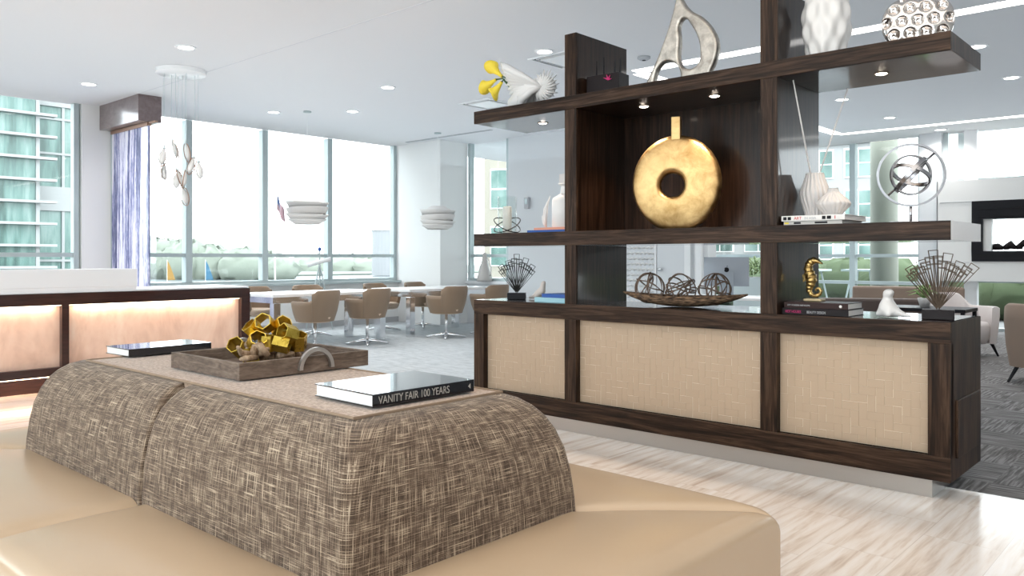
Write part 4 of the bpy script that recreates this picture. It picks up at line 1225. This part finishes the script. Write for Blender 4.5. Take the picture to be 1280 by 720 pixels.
# --- wire sphere
t = thing('armillary_sphere', 'silver ring and band sphere on a slim stem', 'sculpture', (-1.345, 4.76, ZM), math.radians(26))
MB().box(-.11, .11, -.055, .055, 0, .012).obj('base', M_ARM, t, bev=.002)
MB().tube([(0, 0, .012), (0, 0, .10)], .008, 10).obj('stem', M_ARM, t, True)
def ring(R_, w, th, Mx, n_=64):
    b = MB(); vs = []
    for k_ in range(n_):
        an = 2 * PI * k_ / n_
        for rr, yy in ((R_ - th, -w), (R_, -w), (R_, w), (R_ - th, w)): vs.append(Mx @ Vector((rr * math.cos(an), yy, rr * math.sin(an))))
    fs = [(k_ * 4 + j, k_ * 4 + (j + 1) % 4, ((k_ + 1) % n_) * 4 + (j + 1) % 4, ((k_ + 1) % n_) * 4 + j) for k_ in range(n_) for j in range(4)]
    return b.add(vs, fs)
cM = Matrix.Translation((0, 0, .268))
auto_smooth(ring(.174, .011, .011, cM).obj('outer_ring', M_ARM, t))
auto_smooth(ring(.112, .009, .010, cM @ Matrix.Rotation(.25, 4, 'Z')).obj('inner_ring', M_ARM, t))
auto_smooth(ring(.118, .011, .008, cM @ Matrix.Rotation(-.85, 4, 'Y') @ Matrix.Rotation(1.38, 4, 'X')).obj('inner_ring', M_ARM, t))
auto_smooth(ring(.104, .010, .008, cM @ Matrix.Rotation(.42, 4, 'Y') @ Matrix.Rotation(1.25, 4, 'X')).obj('inner_ring', M_ARM, t))
MB().tube([cM @ Vector((-.115, 0, -.11)), cM @ Vector((.125, 0, .125))], .006, 8).obj('axis_rod', M_ARM, t, True)

# --- wire fans
def wire_fan(loc, rz, sc, m, mb_, lb, n_=15):
    t = thing('wire_fan_sculpture', lb, 'sculpture', loc, rz, 'wire fan sculptures on the cabinet')
    MB().box(-.075 * sc, .075 * sc, -.045 * sc, .045 * sc, 0, .052 * sc).obj('base', mb_, t, bev=.003)
    rn = random.Random(4)
    for k_ in range(n_):
        row = k_ % 3 - 1
        a_ = (k_ / (n_ - 1) - .5) * 1.28
        L_ = (.298 - .03 * abs(row) - .045 * abs(a_) + rn.uniform(-.02, .02)) * sc
        tlt = row * .20
        Mx = Matrix.Translation((0, 0, .056 * sc)) @ Matrix.Rotation(a_, 4, 'Y') @ Matrix.Rotation(tlt, 4, 'X')
        w0, w1 = .005 * sc, .022 * sc
        b = MB()
        cs = [(-1, -1), (1, -1), (1, 1), (-1, 1)]
        for sx_, sy_ in cs: b.tube([Mx @ Vector((sx_ * w0, sy_ * w0 * .6, 0)), Mx @ Vector((sx_ * w1, sy_ * w1 * .6, L_))], .0021 * sc, 5)
        for zf in (1.0, .86):
            ww = w0 + (w1 - w0) * zf
            c4 = [Mx @ Vector((sx_ * ww, sy_ * ww * .6, L_ * zf)) for sx_, sy_ in cs]
            for i in range(4):
                if zf < 1 and i % 2: continue
                b.tube([c4[i], c4[(i + 1) % 4]], .0021 * sc, 5)
        b.obj('wire_loop', m, t)
wire_fan((-4.215, 4.72, ZC), math.radians(38), .96, M_GLOSSB, M_BLACK, 'black wire fan sculpture on a black block at the left cabinet end')
wire_fan((-1.178, 4.64, ZC), math.radians(12), 1.0, M_BRONZE, M_DARKBOOK, 'bronze wire fan sculpture on a dark block at the right cabinet end', 17)

# --- white animal figurines
def skin_obj(name, pts, m, parent, sub=2, root=0):
    """pts: list of chains [(x,y,z,r)...]; chains after the first start by index"""
    vs = []; es = []; rs = []
    for ch_ in pts:
        base, chain = ch_
        prev = base
        for p_ in chain:
            vs.append(p_[:3]); rs.append(p_[3])
            if prev is not None: es.append((prev, len(vs) - 1))
            prev = len(vs) - 1
    me = bpy.data.meshes.new(name); me.from_pydata(vs, es, [])
    o = bpy.data.objects.new(name, me); C.objects.link(o)
    md = o.modifiers.new('k', 'SKIN'); md.use_smooth_shade = True
    sk = me.skin_vertices[0].data if me.skin_vertices else None
    if sk is None:
        bm = bmesh.new(); bm.from_mesh(me); bm.verts.layers.skin.verify(); bm.to_mesh(me); bm.free(); sk = me.skin_vertices[0].data
    for i, r_ in enumerate(rs):
        sk[i].radius = (r_, r_) if not isinstance(r_, tuple) else r_; sk[i].use_root = (i == root)
    md = o.modifiers.new('s', 'SUBSURF'); md.levels = sub; md.render_levels = sub
    me.materials.append(m)
    o.parent = parent
    return o
t = thing('seal_figurine', 'white seal figurine with raised head before the wire fan', 'figurine', (-1.43, 4.64, ZC), -.25)
skin_obj('seal_body', [(None, [(.0, 0, .045, .052), (.0, 0, .080, .040), (.002, 0, .105, .022), (.004, -.004, .134, .034), (.040, -.020, .142, .014)]), (0, [(.055, .0, .028, .026), (.10, .01, .014, .011), (.125, .015, .009, .006)]),
                      (0, [(-.045, -.035, .010, .009)]), (0, [(.035, -.05, .010, .009)])], M_CER, t)
t = thing('bird_figurine', 'white long bodied bird figurine looking up beside the teal book', 'figurine', (-4.06, 4.80, ZC), -.1)
skin_obj('bird_body', [(None, [(.02, 0, .040, .036), (.040, 0, .075, .030), (.052, 0, .108, .020), (.056, 0, .132, .022), (.074, 0, .140, .007)]), (0, [(-.03, 0, .028, .026), (-.075, 0, .015, .012), (-.11, 0, .008, .006)])], mat('blush_ceramic', (.76, .68, .63), .4), t)

# --- books on the cabinet
t = book((-3.86, 4.52, ZC), .03, .33, .24, .034, M_TEAL, 'pale teal book at the left upright on the cabinet', grp='books on the cabinet beside left upright')
t = book((-3.80, 4.53, ZC + .0345), -.02, .27, .22, .026, M_BLUE, 'dark blue book lying on the pale teal book', grp='books on the cabinet beside left upright')
t = book((-1.965, 4.50, ZC), .0, .375, .25, .036, M_DARKBOOK, 'black book with magenta print, bottom of the stack under seahorse', grp='books under the seahorse')
text('lettering', 'HOT HOUSES', .021, M_MAG, t, (.02, -.0008, .009), (PI / 2, 0, 0), .0006, font_scale=.72)
text('lettering', 'BEAUTY DESIGN', .020, M_GROOVE, t, (.145, -.0008, .009), (PI / 2, 0, 0), .0006, font_scale=.72)
t = book((-1.955, 4.505, ZC + .0365), .01, .36, .24, .034, mat('plum_cover', (.03, .014, .013), .45, spec=.25), 'dark plum book on top of the stack under the seahorse', grp='books under the seahorse')
text('lettering', 'CITY OF BOOKS AND ROOMS', .012, M_GROOVE, t, (.02, -.0008, .012), (PI / 2, 0, 0), .0006, font_scale=.8)
MB().lathe([(.0001, 0), (.008, 0), (.008, .001), (.0001, .001)], 14, M=Matrix.Translation((.32, -.0002, .017)) @ Matrix.Rotation(PI / 2, 4, 'X')).obj('spine_print', M_PAPER, t)

# --- seahorse
t = thing('seahorse_figurine', 'brass seahorse figurine standing on the dark books', 'figurine', (-1.845, 4.68, ZC + .071), .0)
pth = [(.045, .205, .0045), (.030, .212, .007), (.012, .222, .014), (-.008, .226, .019), (-.030, .212, .020), (-.040, .185, .021), (-.034, .155, .026), (-.022, .125, .030), (-.020, .098, .026), (-.030, .070, .019), (-.034, .046, .014), (-.022, .026, .011), (.002, .018, .010), (.028, .026, .009), (.038, .046, .0085), (.026, .064, .0075), (.008, .060, .006), (.006, .046, .005)]
P = []
for i in range(len(pth) - 1):
    for q in range(5):
        f = q / 5; a_, b2 = pth[i], pth[i + 1]
        P.append(tuple(a_[k_] + (b2[k_] - a_[k_]) * f for k_ in range(3)))
P.append(pth[-1])
for _ in range(3): P = [P[0]] + [tuple((P[i - 1][k_] + 2 * P[i][k_] + P[i + 1][k_]) / 4 for k_ in range(3)) for i in range(1, len(P) - 1)] + [P[-1]]
rs = [p_[2] * (1 + (.16 if (i // 2) % 2 and 14 < i < 75 else 0)) for i, p_ in enumerate(P)]
sb_ = MB().tube([(x, 0, z_ + .012) for x, z_, _ in P], rs, 14, flat=1)
sb_.obj('seahorse_body', M_SEAH, t, True)
b = MB()
for k_ in range(6): b.tube([(-.030 - .004 * k_, 0, .236 - .010 * k_), (-.040 - .005 * k_, 0, .246 - .012 * k_)], [.006, .001], 6)
b.add([(-.045, -.003, .17), (-.075, 0, .15), (-.070, 0, .11), (-.042, -.003, .12), (-.045, .003, .17), (-.042, .003, .12)], [(0, 1, 2, 3), (4, 5, 2, 1)])
b.obj('crest_fin', M_SEAH, t)
MB().box(-.055, .050, -.035, .035, 0, .014).obj('base', mat('marble_base', (.60, .48, .28), .4), t, bev=.004)

# --- woven boat tray and vine balls
t = thing('woven_tray', 'long boat shaped woven tray on the cabinet', 'tray', (-2.74, 4.72, ZC), math.radians(10))
def boat(u, v, ins):
    x = (u - .5) * 2
    wl_ = (1 - abs(x) ** 2.2)
    hz = .040 + .030 * abs(x) ** 2
    an = v * PI
    half = .125 * wl_ + .004
    dep = (.062 * (1 - abs(x) ** 2.5) + .004)
    y_ = -math.cos(an) * (half - ins)
    z_ = .066 + .022 * x * x - math.sin(an) ** .6 * (dep - ins)
    return (x * (.43 - ins), y_, z_)
b = MB(); b.grid(lambda u, v: boat(u, v, 0), 48, 14); b.grid(lambda u, v: boat(u, v, .007), 48, 14)
for side in (0, 1):
    b.tube([boat(k_ / 48, side, .003) for k_ in range(49)], .006, 6)
b.obj('woven_shell', M_WEAVE, t, True)
b = MB()
for k_ in range(7):
    z_ = .058 - k_ * .007
    for sd in (-1, 1):
        b.tube([(x_ / 20 * (.40 - k_ * .035), sd * (.118 - k_ * .010) * (1 - abs(x_ / 20) ** 2.2) , z_ + .022 * (x_ / 20) ** 2 + .004) for x_ in range(-20, 21)], .0045, 5)
b.obj('weave_bands', M_WEAVE, t, True)
def vine_ball(loc, lb, seed):
    rn = random.Random(seed)
    t = thing('vine_ball', lb, 'ornament', loc, seed, 'open vine balls in the woven tray')
    for k_ in range(8):
        R_ = .103 + rn.uniform(-.003, .002)
        Mx = Euler((rn.uniform(0, 6.28), rn.uniform(0, 6.28), rn.uniform(0, 6.28))).to_matrix().to_4x4()
        off_ = rn.uniform(-.035, .035); rr = math.sqrt(R_ * R_ - off_ * off_)
        lp = [Mx @ Vector((rr * math.cos(q), rr * math.sin(q), off_ + .006 * math.sin(3 * q + k_))) for q in [2 * PI * i / 36 for i in range(36)]]
        MB().tube(lp, [.0042 + .0012 * math.sin(i * .9 + k_) for i in range(36)], 6, True).obj('vine_hoop', M_VINE, t, True)
vine_ball((-2.975, 4.675, ZC + .120), 'open vine ball resting in the tray end toward the dark panel', 1)
vine_ball((-2.755, 4.72, ZC + .115), 'middle open vine ball of the three in the woven tray', 2)
vine_ball((-2.53, 4.76, ZC + .120), 'open vine ball in front of the computer', 5)

# ================================================================ OTTOMAN
OT = thing('ottoman', 'large tan leather ottoman with brown tweed backrest block', 'ottoman', (0, 0, 0))
BX0, BX1, BY0, BY1 = -3.74, -1.53, 1.12, 2.01       # tweed block footprint at seat level
SX0, SX1, SY0, SY1 = -4.20, -1.075, .67, 2.45       # seat outer edge
ZS = .44
def cushion(name, A, B, Cc, D, label=None):
    """A,B on the block side; C,D outer side (C beyond B, D beyond A). top surface puffed, outer side drops to the floor skirt"""
    b = MB(); nu, nv = 36, 18
    A, B, Cc, D = [Vector((*p, 0)) for p in (A, B, Cc, D)]
    def top(u, v):
        p = A.lerp(B, u).lerp(D.lerp(Cc, u), v)
        L = (A.lerp(D, .5) - B.lerp(Cc, .5)).length
        du = min(u, 1 - u) * L; dv = (1 - v) * .46
        h = ZS - .006 + .030 * math.sin(PI * u) ** .5 * math.sin(PI * min(1, v * 1.05)) ** .5 if 0 < u < 1 and 0 < v < .95 else ZS
        e = .075
        if du < e: h -= .036 * (1 - math.sqrt(max(0, 1 - (1 - du / e) ** 2)))
        if dv < .05: h -= .045 * (1 - math.sqrt(max(0, 1 - (1 - dv / .05) ** 2)))
        return Vector((p.x, p.y, h))
    us = [.5 - .5 * math.cos(PI * i / nu) for i in range(nu + 1)]
    vs_ = [math.sin(PI / 2 * j / nv) for j in range(nv + 1)]
    b.grid(lambda u, v: top(us[round(u * nu)], vs_[round(v * nv)]), nu, nv)
    # outer skirt
    def skirt(u, v):
        q = top(us[round(u * nu)], 1.0); zz = [q.z, q.z - .006, .30, .06][round(v * 3)]
        return Vector((q.x, q.y, zz))
    b.grid(skirt, nu, 3)
    # sides
    for uu in (0, 1):
        def side(u, v, uu=uu):
            q = top(uu, vs_[round(u * nv)]); return Vector((q.x, q.y, q.z + (0.06 - q.z) * v))
        b.grid(side, nv, 1)
    o = b.obj(name, M_SEAT, OT, True)
    auto_smooth(o, 50)
    return o
XM = -2.63
g = .0015
cushion('seat_cushion', (BX0, BY0), (XM - g, BY0), (XM - g, SY0), (SX0, SY0))
cushion('seat_cushion', (XM + g, BY0), (BX1, BY0), (SX1, SY0), (XM + g, SY0))
cushion('seat_cushion', (BX1, BY0), (BX1, BY1), (SX1, SY1), (SX1, SY0))
cushion('seat_cushion', (BX1, BY1), (XM + g, BY1), (XM + g, SY1), (SX1, SY1))
cushion('seat_cushion', (XM - g, BY1), (BX0, BY1), (SX0, SY1), (XM - g, SY1))
cushion('seat_cushion', (BX0, BY1), (BX0, BY0), (SX0, SY0), (SX0, SY1))
MB().box(SX0 + .06, SX1 - .06, SY0 + .06, SY1 - .06, 0, .06).obj('plinth', M_BLACK, OT)
def block(x0, x1, y0, y1, seamL, seamR):
    """rounded, inward tapering cushion; sides flagged as seam stay nearly upright"""
    prof = [(.395, 0), (.48, .004), (.56, .012), (.63, .024), (.69, .043), (.73, .063), (.762, .088), (.784, .115), (.796, .145), (.80, .175), (.80, .24)]
    b = MB(); NS = 10
    rings = []
    for z_, ins in prof:
        iL = ins if not seamL else (.001 + .028 * smoothstep((z_ - .70) / .10) * 1.0 + (ins - .175 if ins > .175 else 0))
        iR = ins if not seamR else (.001 + .028 * smoothstep((z_ - .70) / .10) * 1.0 + (ins - .175 if ins > .175 else 0))
        a0, a1, c0, c1 = x0 + iL, x1 - iR, y0 + ins, y1 - ins
        r_ = .028 + ins * .28
        ring = []
        for (cx_, cy_, s0, rad) in ((a1 - r_, c1 - r_, 0, r_), (a0 + r_, c1 - r_, 1, r_), (a0 + r_, c0 + r_, 2, r_), (a1 - r_, c0 + r_, 3, r_)):
            seam = (s0 in (1, 2) and seamL) or (s0 in (0, 3) and seamR)
            rad2 = .018 if seam else rad
            if seam:
                cx_ = a0 + rad2 if s0 in (1, 2) else a1 - rad2
                cy_ = c1 - rad2 if s0 in (0, 1) else c0 + rad2
            for k_ in range(NS + 1):
                an = (s0 + k_ / NS) * PI / 2
                ring.append((cx_ + rad2 * math.cos(an), cy_ + rad2 * math.sin(an), z_))
        full = []
        for q_ in range(4):
            full += ring[q_ * (NS + 1):(q_ + 1) * (NS + 1)]
            e0, e1 = ring[(q_ + 1) * (NS + 1) - 1], ring[((q_ + 1) * (NS + 1)) % len(ring)]
            full += [tuple(e0[c_] + (e1[c_] - e0[c_]) * j_ / 24 for c_ in range(3)) for j_ in range(1, 24)]
        rings.append(full)
    n_ = len(rings[0]); vs = [p for r_ in rings for p in r_]
    fs = [(i * n_ + k_, i * n_ + (k_ + 1) % n_, (i + 1) * n_ + (k_ + 1) % n_, (i + 1) * n_ + k_) for i in range(len(rings) - 1) for k_ in range(n_)]
    fs.append(tuple((len(rings) - 1) * n_ + k_ for k_ in range(n_)))
    # thread coordinates: around the block / up and over the profile
    per = [0.0]
    for k_ in range(1, n_ + 1):
        p_, q_ = rings[0][k_ % n_], rings[0][k_ - 1]; per.append(per[-1] + math.hypot(p_[0] - q_[0], p_[1] - q_[1]))
    arc = [0.0]
    for i in range(1, len(prof)): arc.append(arc[-1] + math.hypot(prof[i][0] - prof[i - 1][0], prof[i][1] - prof[i - 1][1]))
    me = bpy.data.meshes.new('backrest_cushion'); me.from_pydata(vs, [], fs)
    ul = me.uv_layers.new(name='UV')
    for pl in me.polygons:
        cap = len(pl.vertices) > 4
        wrap = (not cap) and any(v_ % n_ == n_ - 1 for v_ in pl.vertices)
        for li in pl.loop_indices:
            v_ = me.loops[li].vertex_index; i, k_ = divmod(v_, n_)
            if cap: ul.data[li].uv = (vs[v_][0] * .7 + vs[v_][1], vs[v_][1] - .3 * vs[v_][0])
            else: ul.data[li].uv = (per[n_] if (wrap and k_ == 0) else per[k_], arc[i])
    me.materials.append(M_TWEED)
    o = bpy.data.objects.new('backrest_cushion', me); C.objects.link(o); o.parent = OT
    me.polygons.foreach_set('use_smooth', [True] * len(me.polygons))
    return o
block(BX0, XM - .001, BY0, BY1, False, True)
block(XM + .001, BX1, BY0, BY1, True, False)
tp = MB().box(-3.50, -1.715, 1.285, 1.845, .78, .8035).obj('top_panel', M_TOPF, OT, bev=.006)
b = MB(); zc_ = .803
b.tube([(-3.503, 1.282, zc_), (-1.712, 1.282, zc_), (-1.712, 1.848, zc_), (-3.503, 1.848, zc_)], .0045, 8, True)
b.obj('piping', mat('tan_piping', (.26, .185, .125), .8), OT)
ZO = .8085

# --- tray with gold ornament
TR = thing('serving_tray', 'square weathered wood tray with curved metal handles', 'tray', (-2.745, 1.665, ZO))
MB().box(-.235, .235, -.255, .255, 0, .012).obj('tray_floor', M_TRAYW, TR)
for q in ((-.25, -.232, -.27, .27), (.232, .25, -.27, .27)): MB().box(*q, 0, .058).obj('tray_side', M_TRAYW, TR, bev=.0015)
for q in ((-.232, .232, -.27, -.252), (-.232, .232, .252, .27)): MB().box(*q, 0, .058).obj('tray_side', M_TRAYW, TR, bev=.0015)
for s_ in (-1, 1):
    b = MB(); vs = []; N = 20
    for k_ in range(N + 1):
        an = PI * k_ / N
        for rr in (.074, .060):
            for xo in (0, .014):
                vs.append((s_ * (.2505 + xo), .03 + rr * math.cos(an), .012 + rr * 1.05 * math.sin(an)))
    for k_ in range(N):
        o_ = k_ * 4; p_ = o_ + 4
        for a_, b2 in ((0, 1), (1, 3), (3, 2), (2, 0)): b.f.append((o_ + a_, o_ + b2, p_ + b2, p_ + a_))
    b.f += [(0, 1, 3, 2), (N * 4, N * 4 + 2, N * 4 + 3, N * 4 + 1)]
    b.v = vs
    auto_smooth(b.obj('handle', M_STEEL, TR, weld=True), 35)
GO = thing('cube_cluster_ornament', 'driftwood ornament topped with hollow hexagonal brass tubes', 'ornament', (-2.742, 1.682, ZO + .0125))
random.seed(21)
b = MB()
# driftwood: gnarly interlocked branches
for k_ in range(26):
    an = random.uniform(0, 6.28); r0 = random.uniform(.0, .09)
    p0 = Vector((math.cos(an) * r0, math.sin(an) * r0 * 1.4, random.uniform(.012, .05)))
    p1 = p0 + Vector((random.uniform(-.06, .06), random.uniform(-.08, .08), random.uniform(-.01, .05)))
    p2 = p1 + Vector((random.uniform(-.04, .04), random.uniform(-.05, .05), random.uniform(-.01, .03)))
    for p_ in (p1, p2): p_.z = max(p_.z, .014)
    b.tube([p0, p1, p2], [random.uniform(.010, .018), random.uniform(.010, .016), .006], 7)
b.obj('driftwood', M_DRIFT, GO, True)
def hexn(b, Mx, R_, h_, th):
    ro = [(R_ * math.cos(PI / 3 * k_), R_ * math.sin(PI / 3 * k_)) for k_ in range(6)]
    ri = [((R_ - th) * math.cos(PI / 3 * k_), (R_ - th) * math.sin(PI / 3 * k_)) for k_ in range(6)]
    vs = [Mx @ Vector((x, y, z_)) for z_ in (-h_, h_) for x, y in ro] + [Mx @ Vector((x, y, z_)) for z_ in (-h_, h_) for x, y in ri]
    fs = []
    for k_ in range(6):
        j = (k_ + 1) % 6
        fs += [(k_, j, 6 + j, 6 + k_), (12 + j, 12 + k_, 18 + k_, 18 + j), (6 + k_, 6 + j, 18 + j, 18 + k_), (j, k_, 12 + k_, 12 + j)]
    b.add(vs, fs)
# image-right axis r=(.742,.67), away axis f=(-.67,.742)
def gp(r_, f_, z_): return Vector((r_ * .742 - f_ * .67, r_ * .67 + f_ * .742, z_))
hexes = [(-.055, -.05, .085, (.9, .4, 1.0)), (.055, -.02, .115, (1.2, -.5, .3)), (-.135, -.02, .060, (0.95, .5, .2)), (-.085, .01, .125, (.6, -.6, .5)), (-.038, .0, .150, (1.15, .3, .55)), (-.022, -.03, .078, (.06, .05, .9)), (-.082, -.045, .036, (.15, -.15, .5)),
         (.035, -.03, .075, (1.35, .1, -.85)), (.030, .03, .098, (.15, .2, .2)), (.083, .02, .080, (.25, .35, .2)), (.012, .04, .135, (.8, .5, 1.2))]
for r_, f_, z_, e_ in hexes:
    b = MB(); hexn(b, Matrix.Translation(gp(r_ , f_, z_)) @ Euler(e_).to_matrix().to_4x4(), .034, .030, .0035)
    b.obj('brass_tube', M_GOLDB, GO)

# --- books on the ottoman (spine faces +x): build with spine on local -y, rotate 90deg
BK = book((-1.765, 1.385, ZO + .001), PI / 2 - .02, .385, .285, .037, M_BOOKTOP, 'thick black coffee table book with silver spine lettering near the ottoman end')
text('lettering', 'VANITY FAIR 100 YEARS', .031, M_LETTER, BK, (.018, -.0008, .0085), (PI / 2, 0, 0), .0004, font_scale=.80)
MB().prism([(-.006, .0), (.004, -.008), (.004, .008)], 0, .0008, Matrix.Translation((.365, -.0002, .0185)) @ Matrix.Rotation(PI / 2, 4, 'X')).obj('spine_emblem', M_LETTER, BK)
BK2 = book((-3.43, 1.42, ZO + .001), PI / 2 + .04, .37, .215, .032, M_BOOKTOP, 'closed black coffee table book at the far end of the ottoman')
